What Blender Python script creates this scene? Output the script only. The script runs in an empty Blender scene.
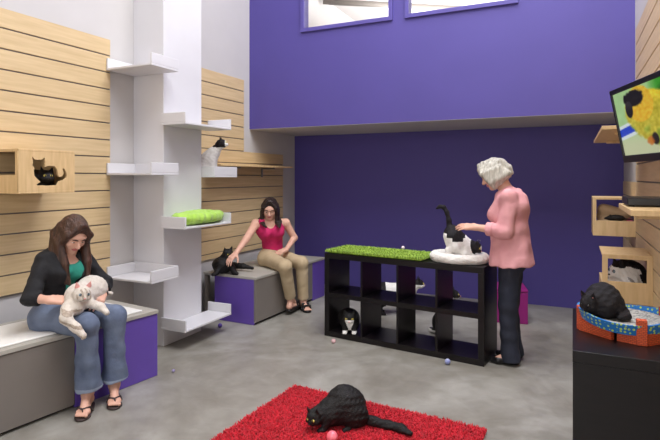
import bpy, bmesh, math, random
import numpy as np
from mathutils import Vector, Matrix, noise
random.seed(7)
SC = bpy.context.scene
COL = SC.collection
V3 = lambda *a: np.array(a, dtype=float)
def nrm(v):
    v = np.asarray(v, dtype=float); return v / np.linalg.norm(v)
def rz_dir(deg): return V3(math.cos(math.radians(deg)), math.sin(math.radians(deg)), 0)

# ------------------------------------------------------------------ materials
def lin(c):
    return tuple(((x/255.0)/12.92 if x/255.0 <= .04045 else ((x/255.0+.055)/1.055)**2.4) for x in c) + (1.0,)
def mat(name, rgb, rough=.6, var=.0, scale=8., bump=.0, bscale=None, stretch=(1,1,1), rgb2=None, spec=.5, sheen=0, metal=0., detail=4., coat=0.):
    m = bpy.data.materials.new(name); m.use_nodes = True
    nt = m.node_tree; b = nt.nodes['Principled BSDF']
    b.inputs['Roughness'].default_value = rough
    b.inputs['Specular IOR Level'].default_value = spec
    b.inputs['Metallic'].default_value = metal
    b.inputs['Coat Weight'].default_value = coat
    if sheen:
        b.inputs['Sheen Weight'].default_value = sheen
    c = lin(rgb)
    if var or rgb2 or bump:
        tc = nt.nodes.new('ShaderNodeTexCoord'); mp = nt.nodes.new('ShaderNodeMapping')
        mp.inputs['Scale'].default_value = stretch
        nt.links.new(tc.outputs['Object'], mp.inputs['Vector'])
    if var or rgb2:
        nz = nt.nodes.new('ShaderNodeTexNoise'); nz.inputs['Scale'].default_value = scale; nz.inputs['Detail'].default_value = detail
        nt.links.new(mp.outputs['Vector'], nz.inputs['Vector'])
        cr = nt.nodes.new('ShaderNodeValToRGB')
        cr.color_ramp.elements[0].position = .3; cr.color_ramp.elements[1].position = .7
        c2 = lin(rgb2) if rgb2 else tuple(max(0, min(1, x*(1+var))) for x in c[:3]) + (1,)
        c1 = c if rgb2 else tuple(max(0, x*(1-var)) for x in c[:3]) + (1,)
        cr.color_ramp.elements[0].color = c1; cr.color_ramp.elements[1].color = c2
        nt.links.new(nz.outputs['Fac'], cr.inputs['Fac']); nt.links.new(cr.outputs['Color'], b.inputs['Base Color'])
    else:
        b.inputs['Base Color'].default_value = c
    if bump:
        n2 = nt.nodes.new('ShaderNodeTexNoise'); n2.inputs['Scale'].default_value = bscale or scale*3; n2.inputs['Detail'].default_value = 5
        nt.links.new(mp.outputs['Vector'], n2.inputs['Vector'])
        bp = nt.nodes.new('ShaderNodeBump'); bp.inputs['Strength'].default_value = bump; bp.inputs['Distance'].default_value = .01
        nt.links.new(n2.outputs['Fac'], bp.inputs['Height']); nt.links.new(bp.outputs['Normal'], b.inputs['Normal'])
    return m

M = {}
M['white_wall'] = mat('white_wall_paint', (196,192,191), .75, var=.02, scale=3, bump=.03, bscale=120)
M['white_lam']  = mat('white_laminate', (216,214,217), .38, var=.01, scale=6)
M['purple']     = mat('purple_wall_paint', (80,69,144), .62, var=.03, scale=2.0, bump=.03, bscale=150)
M['purple_frame'] = mat('purple_frame_paint', (88,78,152), .45, var=.03, scale=4)
M['purple_lam'] = mat('purple_laminate', (100,74,166), .42, var=.04, scale=5)
M['magenta']    = mat('magenta_laminate', (146,28,116), .45, var=.05, scale=5)
M['slat']       = mat('maple_slat', (216,190,148), .5, scale=5, rgb2=(201,174,131), stretch=(6,.5,9), detail=6)
M['slat_r']     = M['slat']
M['groove']     = mat('slat_groove', (112,104,100), .55, var=.1)
M['box_wood']   = mat('birch_ply', (222,190,142), .5, scale=6, rgb2=(205,172,122), stretch=(7,7,.8), detail=6)
M['grey_lam']   = mat('grey_laminate', (122,115,109), .5, var=.03, scale=5)
M['grey_top']   = mat('grey_bench_top', (172,167,158), .42, var=.04, scale=7)
M['black_lam']  = mat('black_brown_laminate', (17,14,15), .34, rgb2=(23,18,19), scale=5, stretch=(1,1,9), spec=.35)
M['black_plastic'] = mat('black_plastic', (16,16,18), .35, var=.1)
M['dark_gap']   = mat('dark_recess', (24,22,20), .8, var=.1)
M['steel']      = mat('galvanised_steel', (150,150,150), .4, metal=.8, var=.1)
M['blackfur']   = mat('black_fur', (15,13,14), .55, rgb2=(25,21,20), scale=60, bump=.6, bscale=220, stretch=(1,1,.5), spec=.35)
M['darkfur']    = mat('charcoal_fur', (22,19,22), .6, rgb2=(32,28,31), scale=50, bump=.6, bscale=220, spec=.25)
M['whitefur']   = mat('white_fur', (232,228,222), .75, rgb2=(246,243,239), scale=40, bump=.5, bscale=220, sheen=.3)
M['greyfur']    = mat('grey_fur', (120,115,112), .75, rgb2=(160,152,148), scale=45, bump=.5, bscale=220, sheen=.2)
M['creamfur']   = mat('cream_fur', (206,194,180), .75, rgb2=(226,216,204), scale=40, bump=.5, bscale=220, sheen=.3)
M['tabbyfur']   = mat('pale_tabby_fur', (150,132,116), .75, rgb2=(190,174,156), scale=60, bump=.5, bscale=220, sheen=.2)
M['pinkskin']   = mat('pink_cat_skin', (214,150,142), .55, var=.05)
M['eye_yellow'] = mat('yellow_cat_eye', (214,196,96), .12, var=.05)
M['eye_blue']   = mat('grey_blue_cat_eye', (120,140,150), .12, var=.05)
M['pupil']      = mat('dark_pupil', (12,10,10), .1)
M['skin']       = mat('fair_skin', (214,164,142), .5, rgb2=(224,176,154), scale=14, spec=.4)
M['lips']       = mat('lip_skin', (186,104,100), .45, var=.05)
M['eyewhite']   = mat('eye_white', (225,220,214), .2)
M['brow_dark']  = mat('dark_brow', (60,40,30), .7)
M['brow_grey']  = mat('grey_brow', (150,140,130), .7)
M['hair_brown'] = mat('long_brown_hair', (48,30,24), .38, rgb2=(84,54,40), scale=9, bump=1.0, bscale=16, stretch=(7,7,.5))
M['hair_dark']  = mat('dark_brown_hair', (30,20,20), .36, rgb2=(54,38,34), scale=9, bump=1.0, bscale=16, stretch=(7,7,.5))
M['hair_white'] = mat('silver_hair', (150,144,130), .42, rgb2=(205,200,188), scale=9, bump=1.0, bscale=14, stretch=(7,7,.7))
M['black_knit'] = mat('black_knit', (17,16,20), .85, rgb2=(26,25,29), scale=30, bump=.7, bscale=20)
M['teal']       = mat('teal_jersey', (38,140,122), .75, var=.08, scale=20, bump=.2)
M['jeans']      = mat('faded_blue_denim', (82,93,117), .8, rgb2=(122,134,156), scale=5, bump=.7, bscale=18)
M['jeans_hem']  = mat('pale_denim_hem', (140,152,172), .8, var=.1, scale=20)
M['dark_jeans'] = mat('dark_navy_denim', (30,33,46), .8, rgb2=(42,46,62), scale=6, bump=.7, bscale=18)
M['khaki']      = mat('khaki_twill', (182,160,126), .8, rgb2=(198,177,144), scale=6, bump=.8, bscale=16)
M['pink_knit']  = mat('hot_pink_knit', (206,32,100), .75, rgb2=(186,24,88), scale=18, bump=.7, bscale=18)
M['pink_shirt'] = mat('pale_pink_cotton', (214,148,152), .75, rgb2=(226,164,166), scale=9, bump=.9, bscale=13)
M['sandal']     = mat('brown_sandal_rubber', (62,48,46), .6, var=.1)
M['shoe_black'] = mat('black_leather', (18,16,18), .35, var=.1)
M['bracelet']   = mat('dark_bracelet', (50,44,48), .4, var=.2)
M['red_pile']   = mat('red_shag_pile', (222,18,46), .85, rgb2=(190,10,34), scale=22, sheen=.2)
M['red_base']   = mat('red_rug_backing', (130,6,20), .9, var=.1)
M['green_pile'] = mat('lime_shag_pile', (166,196,74), .85, rgb2=(142,174,56), scale=22, sheen=.2)
M['green_base'] = mat('lime_mat_backing', (110,146,30), .9, var=.1)
M['green_plush'] = mat('lime_plush', (154,198,62), .85, rgb2=(174,214,92), scale=14, bump=.6, bscale=70, sheen=.3)
M['white_plush'] = mat('white_plush', (228,222,214), .85, rgb2=(240,236,230), scale=16, bump=.7, bscale=80, sheen=.3)
M['white_pad']  = mat('white_vinyl_pad', (232,230,226), .5, var=.02, scale=8)
M['tan_fleece'] = mat('tan_fleece', (206,176,138), .85, rgb2=(220,192,156), scale=18, bump=.4, bscale=70, sheen=.2)

def wood_dot():
    m = bpy.data.materials.new('blue_polka_dot_fabric'); m.use_nodes = True; nt = m.node_tree; b = nt.nodes['Principled BSDF']
    b.inputs['Roughness'].default_value = .6
    tc = nt.nodes.new('ShaderNodeTexCoord'); vo = nt.nodes.new('ShaderNodeTexVoronoi'); vo.inputs['Scale'].default_value = 62; vo.inputs['Randomness'].default_value = .35
    nt.links.new(tc.outputs['Object'], vo.inputs['Vector'])
    cr = nt.nodes.new('ShaderNodeValToRGB'); cr.color_ramp.interpolation = 'CONSTANT'
    cr.color_ramp.elements[0].color = lin((178,206,96)); cr.color_ramp.elements[1].position = .34; cr.color_ramp.elements[1].color = lin((30,112,184))
    nt.links.new(vo.outputs['Distance'], cr.inputs['Fac']); nt.links.new(cr.outputs['Color'], b.inputs['Base Color'])
    return m
M['dots'] = wood_dot()
def brick(name, c1, c2, cm, scale):
    m = bpy.data.materials.new(name); m.use_nodes = True; nt = m.node_tree; b = nt.nodes['Principled BSDF']
    b.inputs['Roughness'].default_value = .65
    tc = nt.nodes.new('ShaderNodeTexCoord'); mp = nt.nodes.new('ShaderNodeMapping'); mp.inputs['Rotation'].default_value = (math.radians(90), 0, 0)
    br = nt.nodes.new('ShaderNodeTexBrick'); br.inputs['Scale'].default_value = scale
    br.inputs['Color1'].default_value = lin(c1); br.inputs['Color2'].default_value = lin(c2); br.inputs['Mortar'].default_value = lin(cm)
    br.inputs['Mortar Size'].default_value = .03
    nt.links.new(tc.outputs['Object'], mp.inputs['Vector']); nt.links.new(mp.outputs['Vector'], br.inputs['Vector']); nt.links.new(br.outputs['Color'], b.inputs['Base Color'])
    return m
M['orange'] = brick('orange_brick_print_card', (206,88,44), (188,72,34), (128,46,24), 32)
M['scratch'] = mat('speckled_corrugated_card', (96,96,100), .8, rgb2=(206,202,192), scale=85, bump=.6, bscale=160, detail=2)

def concrete():
    m = bpy.data.materials.new('sealed_concrete'); m.use_nodes = True; nt = m.node_tree; b = nt.nodes['Principled BSDF']
    tc = nt.nodes.new('ShaderNodeTexCoord')
    n1 = nt.nodes.new('ShaderNodeTexNoise'); n1.inputs['Scale'].default_value = 1.1; n1.inputs['Detail'].default_value = 9; n1.inputs['Roughness'].default_value = .62; n1.inputs['Distortion'].default_value = .6
    n2 = nt.nodes.new('ShaderNodeTexNoise'); n2.inputs['Scale'].default_value = 6; n2.inputs['Detail'].default_value = 8; n2.inputs['Distortion'].default_value = .8
    for n in (n1, n2): nt.links.new(tc.outputs['Object'], n.inputs['Vector'])
    cr = nt.nodes.new('ShaderNodeValToRGB'); e = cr.color_ramp.elements
    e[0].position = .32; e[0].color = lin((126,120,110)); e[1].position = .68; e[1].color = lin((170,167,160))
    cr2 = nt.nodes.new('ShaderNodeValToRGB'); e = cr2.color_ramp.elements
    e[0].position = .3; e[0].color = (.80,.79,.77,1); e[1].position = .7; e[1].color = (1.06,1.06,1.06,1)
    mx = nt.nodes.new('ShaderNodeMixRGB'); mx.blend_type = 'MULTIPLY'; mx.inputs[0].default_value = 1
    nt.links.new(n1.outputs['Fac'], cr.inputs['Fac']); nt.links.new(n2.outputs['Fac'], cr2.inputs['Fac'])
    nt.links.new(cr.outputs['Color'], mx.inputs[1]); nt.links.new(cr2.outputs['Color'], mx.inputs[2]); nt.links.new(mx.outputs['Color'], b.inputs['Base Color'])
    r = nt.nodes.new('ShaderNodeMapRange'); r.inputs['To Min'].default_value = .28; r.inputs['To Max'].default_value = .5
    nt.links.new(n2.outputs['Fac'], r.inputs['Value']); nt.links.new(r.outputs['Result'], b.inputs['Roughness'])
    bp = nt.nodes.new('ShaderNodeBump'); bp.inputs['Strength'].default_value = .05; nt.links.new(n2.outputs['Fac'], bp.inputs['Height']); nt.links.new(bp.outputs['Normal'], b.inputs['Normal'])
    return m
M['floor'] = concrete()

# ------------------------------------------------------------------ object helpers
def link(name, me, mats, parent=None):
    o = bpy.data.objects.new(name, me); COL.objects.link(o)
    for m in (mats if isinstance(mats, (list, tuple)) else [mats]): me.materials.append(m)
    if parent is not None: o.parent = parent
    return o
def tag(o, label=None, cat=None, group=None, kind=None):
    if label: o['label'] = label
    if cat: o['category'] = cat
    if group: o['group'] = group
    if kind: o['kind'] = kind
    return o
def empty(name, loc, label, cat, group=None, rz=0):
    o = bpy.data.objects.new(name, None); COL.objects.link(o); o.empty_display_size = .1
    o.location = loc; o.rotation_euler = (0, 0, math.radians(rz)); return tag(o, label, cat, group)
class MB:
    def __init__(s): s.bm = bmesh.new()
    def box(s, x0, x1, y0, y1, z0, z1, bev=0., mi=0, seg=2):
        r = bmesh.ops.create_cube(s.bm, size=1)
        vs = r['verts']
        for v in vs:
            v.co = Vector((x0 + (v.co.x+.5)*(x1-x0), y0 + (v.co.y+.5)*(y1-y0), z0 + (v.co.z+.5)*(z1-z0)))
        fs = list({f for v in vs for f in v.link_faces})
        for f in fs: f.material_index = mi
        if bev:
            es = list({e for v in vs for e in v.link_edges})
            bmesh.ops.bevel(s.bm, geom=es, offset=bev, segments=seg, affect='EDGES', profile=.5)
        return s
    def tube(s, pts, r, n=10, mi=0):
        pts = [Vector(p) for p in pts]; rings = []
        for i, p in enumerate(pts):
            t = (pts[min(i+1, len(pts)-1)] - pts[max(i-1, 0)]).normalized()
            a = Vector((0,0,1)) if abs(t.z) < .9 else Vector((1,0,0))
            u = t.cross(a).normalized(); w = t.cross(u)
            rr = r[i] if isinstance(r, (list, tuple)) else r
            rings.append([s.bm.verts.new(p + (u*math.cos(2*math.pi*k/n) + w*math.sin(2*math.pi*k/n))*rr) for k in range(n)])
        for a, b in zip(rings, rings[1:]):
            for k in range(n):
                f = s.bm.faces.new((a[k], a[(k+1)%n], b[(k+1)%n], b[k])); f.material_index = mi; f.smooth = True
        for ring in (rings[0][::-1], rings[-1]):
            f = s.bm.faces.new(ring); f.material_index = mi
        return s
    def sphere(s, c, r, sc=(1,1,1), mi=0, u=20, v=12):
        q = bmesh.ops.create_uvsphere(s.bm, u_segments=u, v_segments=v, radius=r)
        for x in q['verts']:
            x.co = Vector((x.co.x*sc[0]+c[0], x.co.y*sc[1]+c[1], x.co.z*sc[2]+c[2]))
        for f in {f for x in q['verts'] for f in x.link_faces}: f.smooth = True; f.material_index = mi
        return s
    def build(s, name, mats, parent=None):
        bmesh.ops.recalc_face_normals(s.bm, faces=s.bm.faces)
        me = bpy.data.meshes.new(name); s.bm.to_mesh(me); s.bm.free()
        return link(name, me, mats, parent)
def box(name, m, parent, x0, x1, y0, y1, z0, z1, bev=0.):
    return MB().box(x0, x1, y0, y1, z0, z1, bev).build(name, m, parent)
def struct(o): o['kind'] = 'structure'; return o

# ------------------------------------------------------------------ organic surfaces (distance field -> mesh)
class Blob:
    def __init__(s): s.ops = []; s.lo = []; s.hi = []
    def _bb(s, pts, r):
        pts = np.array(pts); s.lo.append(pts.min(0)-r); s.hi.append(pts.max(0)+r)
    def cone(s, a, b, r1, r2, k=.02, tag=0, flat=None, cap=False):
        a, b = V3(*a), V3(*b); s.ops.append(('cone', a, b, r1, r2, k, tag, flat, cap)); s._bb([a, b], max(r1, r2)); return s
    def chain(s, pts, rs, k=.015, tag=0, flat=None):
        for i in range(len(pts)-1): s.cone(pts[i], pts[i+1], rs[i], rs[i+1], k, tag, flat)
        return s
    def ell(s, c, r, f=(1,0,0), u=(0,0,1), k=.02, tag=0):
        c = V3(*c); f = nrm(f); u = np.asarray(u, float); u = nrm(u - f*np.dot(u, f)); l = np.cross(u, f)
        s.ops.append(('ell', c, V3(*r), np.array([f, l, u]), k, tag)); s._bb([c], max(r)); return s
    def sub(s, c, r, f=(1,0,0), u=(0,0,1), k=.01):
        c = V3(*c); f = nrm(f); u = np.asarray(u, float); u = nrm(u - f*np.dot(u, f)); l = np.cross(u, f)
        s.ops.append(('sub', c, V3(*r), np.array([f, l, u]), k)); return s
    def plane(s, p, n, near=None):
        s.ops.append(('plane', V3(*p), nrm(n), near)); return s
    def field(s, h, disp=None):
        lo = np.min(s.lo, axis=0) - 4*h - .01; hi = np.max(s.hi, axis=0) + 4*h + .01
        n = np.ceil((hi-lo)/h).astype(int)+1
        D = np.full(n, 1., np.float32); T = np.zeros(n, np.int8)
        ax = [lo[i] + h*np.arange(n[i]) for i in range(3)]
        def sl(pmin, pmax):
            i0 = np.maximum(0, np.floor((pmin-lo)/h).astype(int)); i1 = np.minimum(n, np.ceil((pmax-lo)/h).astype(int)+1)
            if np.any(i1 <= i0): return None, None
            return tuple(slice(a, b) for a, b in zip(i0, i1)), [ax[i][i0[i]:i1[i]] for i in range(3)]
        def elld(P, c, r, R):
            q = (P - c) @ R.T; k0 = np.sqrt(((q/r)**2).sum(-1)) + 1e-9; k1 = np.sqrt(((q/(r*r))**2).sum(-1)) + 1e-9
            return k0*(k0-1)/k1
        for op in s.ops:
            if op[0] == 'cone':
                _, a, b, r1, r2, k, tg, flat, cap = op
                m = max(r1, r2) + k + 4*h
                S, g = sl(np.minimum(a, b)-m, np.maximum(a, b)+m)
                if S is None: continue
                P = np.stack(np.meshgrid(*g, indexing='ij'), -1) - a
                ba = b - a
                if flat is not None:
                    w = nrm(flat[0]); fac = flat[1]
                    P = P + (P @ w)[..., None]*w*(fac-1); ba = ba + np.dot(ba, w)*w*(fac-1)
                L2 = max(np.dot(ba, ba), 1e-9); tr = (P @ ba)/L2; t = np.clip(tr, 0, 1)
                d = np.sqrt(((P - t[..., None]*ba)**2).sum(-1)) - (r1 + t*(r2-r1))
                if cap: d = np.maximum(d, (tr-1)*math.sqrt(L2))
            elif op[0] == 'ell':
                _, c, r, R, k, tg = op
                m = max(r) + k + 4*h
                S, g = sl(c-m, c+m)
                if S is None: continue
                d = elld(np.stack(np.meshgrid(*g, indexing='ij'), -1), c, r, R)
            elif op[0] == 'sub':
                _, c, r, R, k = op
                m = max(r) + k + 4*h
                S, g = sl(c-m, c+m)
                if S is None: continue
                d = -elld(np.stack(np.meshgrid(*g, indexing='ij'), -1), c, r, R)
                A = D[S]; hh = np.clip(.5 - .5*(A-d)/k, 0, 1)
                D[S] = A*(1-hh) + d*hh + k*hh*(1-hh); continue
            else:
                _, p, nn, near = op
                if near is None: S, g = tuple(slice(0, x) for x in n), ax
                else: S, g = sl(V3(*near[0])-near[1], V3(*near[0])+near[1])
                if S is None: continue
                X, Y, Z = np.meshgrid(*g, indexing='ij')
                d = (X-p[0])*nn[0] + (Y-p[1])*nn[1] + (Z-p[2])*nn[2]
                D[S] = np.maximum(D[S], d); continue
            A = D[S]; T[S] = np.where(d < A, tg, T[S])
            hh = np.clip(.5 + .5*(A-d)/k, 0, 1)
            D[S] = A*(1-hh) + d*hh - k*hh*(1-hh)
        if disp is not None:
            I = np.argwhere(np.abs(D) < .03); P = lo + h*I
            D[I[:,0], I[:,1], I[:,2]] += disp(P)
        return D, T, lo
    def build(s, name, mats, parent, h=.005, colorf=None, disp=None, off=(0,0,0), smooth=1):
        D, T, lo = s.field(h, disp)
        nx, ny, nz = D.shape
        B = (D < 0)
        cnt = np.zeros((nx-1, ny-1, nz-1), np.int8)
        for i in (0,1):
            for j in (0,1):
                for k in (0,1): cnt += B[i:nx-1+i, j:ny-1+j, k:nz-1+k]
        cells = np.argwhere((cnt > 0) & (cnt < 8))
        idx = np.full((nx-1, ny-1, nz-1), -1, np.int32); idx[tuple(cells.T)] = np.arange(len(cells))
        corn = {}
        for i in (0,1):
            for j in (0,1):
                for k in (0,1): corn[(i,j,k)] = D[cells[:,0]+i, cells[:,1]+j, cells[:,2]+k]
        acc = np.zeros((len(cells), 3)); num = np.zeros(len(cells))
        keys = list(corn)
        for a in keys:
            for axs in range(3):
                if a[axs]: continue
                b = list(a); b[axs] = 1; b = tuple(b)
                va, vb = corn[a], corn[b]; mk = (va < 0) != (vb < 0)
                t = np.where(mk, va/(va - vb + 1e-12), 0)
                p = np.zeros((len(cells), 3)); p += a; p[:, axs] += t
                acc[mk] += p[mk]; num[mk] += 1
        verts = lo + h*(cells + acc/num[:, None])
        quads = []
        for axs in range(3):
            o1, o2 = [x for x in range(3) if x != axs]
            sa = [slice(None)]*3; sb = [slice(None)]*3; sa[axs] = slice(0, -1); sb[axs] = slice(1, None)
            A, Bb = B[tuple(sa)], B[tuple(sb)]
            E = np.argwhere(A != Bb)
            E = E[(E[:,o1] > 0) & (E[:,o2] > 0)]
            def cell(d1, d2):
                c = E.copy(); c[:,o1] += d1; c[:,o2] += d2
                return idx[c[:,0], c[:,1], c[:,2]]
            q = np.stack([cell(-1,-1), cell(0,-1), cell(0,0), cell(-1,0)], 1)
            ins = A[tuple(E.T)]
            flip = ins if axs != 1 else ~ins
            q[~flip] = q[~flip][:, ::-1]
            quads.append(q)
        Q = np.concatenate(quads); Q = Q[(Q >= 0).all(1)]
        for _ in range(smooth):
            sm = np.zeros_like(verts); w = np.zeros(len(verts))
            for a, b in ((0,1),(1,2),(2,3),(3,0)):
                np.add.at(sm, Q[:,a], verts[Q[:,b]]); np.add.at(sm, Q[:,b], verts[Q[:,a]])
                np.add.at(w, Q[:,a], 1); np.add.at(w, Q[:,b], 1)
            verts = .5*verts + .5*sm/np.maximum(w, 1)[:, None]
        cen = verts[Q].mean(1)
        ci = np.clip(np.round((cen-lo)/h).astype(int), 0, np.array(D.shape)-1)
        mi = T[ci[:,0], ci[:,1], ci[:,2]].astype(np.int32)
        if colorf is not None: mi = np.asarray(colorf(cen, mi), np.int32)
        me = bpy.data.meshes.new(name)
        vv = (verts - np.asarray(off, float)).astype(np.float32)
        me.vertices.add(len(vv)); me.vertices.foreach_set('co', vv.ravel())
        me.loops.add(len(Q)*4); me.loops.foreach_set('vertex_index', Q.ravel().astype(np.int32))
        me.polygons.add(len(Q)); me.polygons.foreach_set('loop_start', np.arange(0, len(Q)*4, 4, dtype=np.int32))
        me.polygons.foreach_set('use_smooth', np.ones(len(Q), bool))
        mats = mats if isinstance(mats, (list, tuple)) else [mats]
        for m in mats: me.materials.append(m)
        me.polygons.foreach_set('material_index', np.clip(mi, 0, len(mats)-1).astype(np.int32))
        me.update(calc_edges=True); me.validate()
        o = bpy.data.objects.new(name, me); COL.objects.link(o)
        if parent is not None: o.parent = parent
        return o
def wrinkle(a, fr, seed=0, zs=1.):
    rs = np.random.RandomState(seed); K = rs.normal(0, fr, (6, 3))*np.array([1, 1, zs]); ph = rs.uniform(0, 6.28, 6)
    return lambda P: (np.sin(P @ K.T + ph).sum(1)*a/2.4).astype(np.float32)
EXPOSURE = -0.75; SCREEN = 1.2
# ================================================================== THE ROOM
XL, XR, YF, YB, YS, ZC, ZS = -3.67, .51, -2.2, 6.57, 5.41, 6.2, 2.115
struct(box('floor', M['floor'], None, XL-.1, XR+.1, YF-.1, YB+.1, -.1, 0))
struct(box('ceiling', M['white_wall'], None, XL-.1, XR+.1, YF-.1, YS+.12, ZC, ZC+.1))
struct(box('wall_left', M['white_wall'], None, XL-.1, XL, YF-.1, YB+.1, 0, ZC))
struct(box('wall_right', M['white_wall'], None, XR, XR+.1, YF-.1, YB+.1, 0, ZC))
struct(box('wall_front', M['white_wall'], None, XL, XR, YF-.1, YF, 0, ZC))
struct(box('wall_back', M['purple'], None, XL, XR, YB, YB+.1, 0, ZS+.1))
# upper purple wall with two window openings
WX = [(-2.93, -1.79), (-1.65, -.49)]; WZ = (3.235, 4.25)
w = MB()
w.box(XL, XR, YS, YS+.12, ZS, WZ[0]); w.box(XL, XR, YS, YS+.12, WZ[1], ZC)
w.box(XL, WX[0][0], YS, YS+.12, WZ[0], WZ[1]); w.box(WX[0][1], WX[1][0], YS, YS+.12, WZ[0], WZ[1]); w.box(WX[1][1], XR, YS, YS+.12, WZ[0], WZ[1])
struct(w.build('wall_upper', M['purple']))
struct(box('ceiling_alcove', M['white_wall'], None, XL, XR, YS+.002, YB, ZS-.004, ZS))
glass = bpy.data.materials.new('window_glass'); glass.use_nodes = True
gb = glass.node_tree.nodes['Principled BSDF']; gb.inputs['Transmission Weight'].default_value = 1; gb.inputs['Roughness'].default_value = 0; gb.inputs['IOR'].default_value = 1.05; gb.inputs['Base Color'].default_value = (.97,.98,.98,1)
for i, (a, b) in enumerate(WX):
    f = MB()
    t = .045
    f.box(a, b, YS-.025, YS+.10, WZ[0], WZ[0]+t, .003); f.box(a, b, YS-.025, YS+.10, WZ[1]-t, WZ[1], .003)
    f.box(a, a+t, YS-.025, YS+.10, WZ[0]+t, WZ[1]-t, .003); f.box(b-t, b, YS-.025, YS+.10, WZ[0]+t, WZ[1]-t, .003)
    fo = struct(f.build('window_%d' % (i+1), M['purple_frame']))
    box('window_pane', glass, fo, a+t, b-t, YS+.03, YS+.036, WZ[0]+t, WZ[1]-t)
# the bright neighbouring hall seen through the windows
h = MB()
h.box(XL-.6, XR+.6, YS+.12, 13, 4.9, 5.0); h.box(XL-.7, XL-.6, YS+.12, 13, ZS+.1, 4.9); h.box(XR+.6, XR+.7, YS+.12, 13, ZS+.1, 4.9)
h.box(XL-.6, XR+.6, 13, 13.1, ZS+.1, 5.0); h.box(XL-.6, XR+.6, YB+.1, 13, ZS+.05, ZS+.1); 
struct(h.build('wall_hall', M['white_wall']))
def pipe(pts, r, label, m='steel'):
    return tag(MB().tube(pts, r, 14).build('ceiling_pipe', M[m]), label, 'pipe', 'pipes under the hall ceiling')
pipe([(-4.2, 8.6, 4.78), (-1.2, 10.6, 4.78)], .05, 'pale pipe running aslant under the bright ceiling behind the left window', 'grey_lam')
pipe([(-4.2, 8.85, 4.82), (-1.2, 10.85, 4.82)], .028, 'thinner dark pipe beside the pale one behind the left window', 'steel')
pipe([(-2.6, 8.2, 4.80), (.9, 10.6, 4.80)], .05, 'grey pipe crossing the ceiling behind the right window', 'grey_lam')
# white square column against the left wall
struct(box('column', M['white_lam'], None, XL, -3.307, 3.525, 4.045, 0, ZC, .004))

# ------------------------------------------------------------------ slat panels
def slat_panel(label, xface, y0, y1, z0, z1, sgn, cut=None, mk='slat', pitch=.1465):
    """wide boards with narrow grooves between, standing 20 mm off the wall; sgn = +1 faces +X"""
    root = empty('slat_panel', (xface, (y0+y1)/2, z0), label, 'wall panel', 'maple slat wall panels')
    cy = (y0+y1)/2
    def bx(a, b, c, d, z, zz, mb, bev=0):
        xx = sorted((a*sgn, b*sgn)); mb.box(xx[0], xx[1], c-cy, d-cy, z-z0, zz-z0, bev)
    bk = MB(); bx(-.0185, -.008, y0, y1, z0, z1 if cut is None else cut[1], bk)
    if cut: bx(-.0185, -.008, y0, cut[0], cut[1], z1, bk)
    bk.build('backing', M['groove'], root)
    fr = MB(); z = z1
    while z > z0 + .02:
        lo = max(z0, z - pitch + .011)
        ye = cut[0] if cut and lo > cut[1] - .03 else y1
        bx(-.010, 0, y0, ye, lo, z, fr, .002); z -= pitch
    fr.build('slats', M[mk], root)
    return root
slat_panel('long maple slat panel on the left wall behind the woman in black', -3.65, -1.2, 3.245, .655, 2.71, 1)
slat_panel('stepped maple slat panel behind the woman in hot pink', -3.65, 4.05, 6.205, .60, 2.705, 1, cut=(5.265, 1.78))
slat_panel('maple slat panel on the right wall around the television', .49, 1.2, 5.16, .5, 2.79, -1)
slat_panel('low maple slat panel at the far end of the right wall', .49, 5.17, 6.4, .5, 1.47, -1)

# ------------------------------------------------------------------ white cat trays on the column
def tray(label, x0, x1, y0, y1, z, lips):
    cx, cy = (x0+x1)/2, (y0+y1)/2
    r = empty('cat_shelf', (cx, cy, z), label, 'cat shelf', 'white cat shelves climbing the column')
    X0, X1, Y0, Y1 = x0-cx, x1-cx, y0-cy, y1-cy; t = .018; H = .105
    box('shelf_board', M['white_lam'], r, X0, X1, Y0, Y1, 0, t, .003)
    for s in lips:
        e = {'l': (X0, X0+t, Y0, Y1), 'r': (X1-t, X1, Y0, Y1), 'n': (X0, X1, Y0, Y0+t), 'f': (X0, X1, Y1-t, Y1)}[s]
        if s in 'nf':
            a, b = e[0], e[1]
            if 'l' in lips: a += t
            if 'r' in lips: b -= t
            e = (a, b, e[2], e[3])
        box('raised_edge', M['white_lam'], r, *e, t, H, .004)
    return r
for z, lb in ((2.437, 'topmost white cat shelf, in the corner between slat wall and column'), (1.53, 'white cat shelf at eye level in the near corner of the column, empty'), (.632, 'low white cat shelf in the near corner just behind the woman in black')):
    tray(lb, -3.648, -3.13, 3.2, 3.523, z, 'lrf')
for z, lb in ((1.975, 'white cat shelf on the column front, second from the top and empty'), (1.06, 'white cat shelf on the column front holding the lime green cushion'), (.165, 'white cat shelf on the column front lowest, just above the floor')):
    tray(lb, -3.305, -3.03, 3.49, 4.155, z, 'nf')
tray('white cat shelf behind the column on which the black and white cat sits', -3.648, -3.15, 4.047, 4.42, 1.512, 'lrn')
# green cushion on its tray
g = Blob(); g.ell((-3.165, 3.825, 1.125), (.12, .31, .05), k=.02); g.ell((-3.165, 3.82, 1.18), (.085, .23, .03), k=.02)
for k in range(20):
    a = k/20*2*math.pi
    g.ell((-3.165+.105*math.cos(a), 3.825+.272*math.sin(a), 1.142), (.046, .05, .044), k=.03)
g.plane((0,0,1.0785), (0,0,-1))
tag(g.build('cushion', M['green_plush'], None, .007, disp=wrinkle(.003, 60)), 'lime green plush cushion lying in the white column shelf', 'cushion')
# maple shelf on the far slat panel
r = empty('wall_shelf', (-3.65, 5.2, 1.635), 'long narrow maple shelf on the far slat panel beside the white cat shelf', 'shelf')
box('shelf_board', M['box_wood'], r, .001, .27, -.75, .80, 0, .02, .002)
for y in (-.3, .45):
    MB().box(.001, .2, y-.012, y+.012, -.02, 0, .002).box(.001, .02, y-.012, y+.012, -.12, -.02, .002).build('bracket', M['steel'], r)

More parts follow.
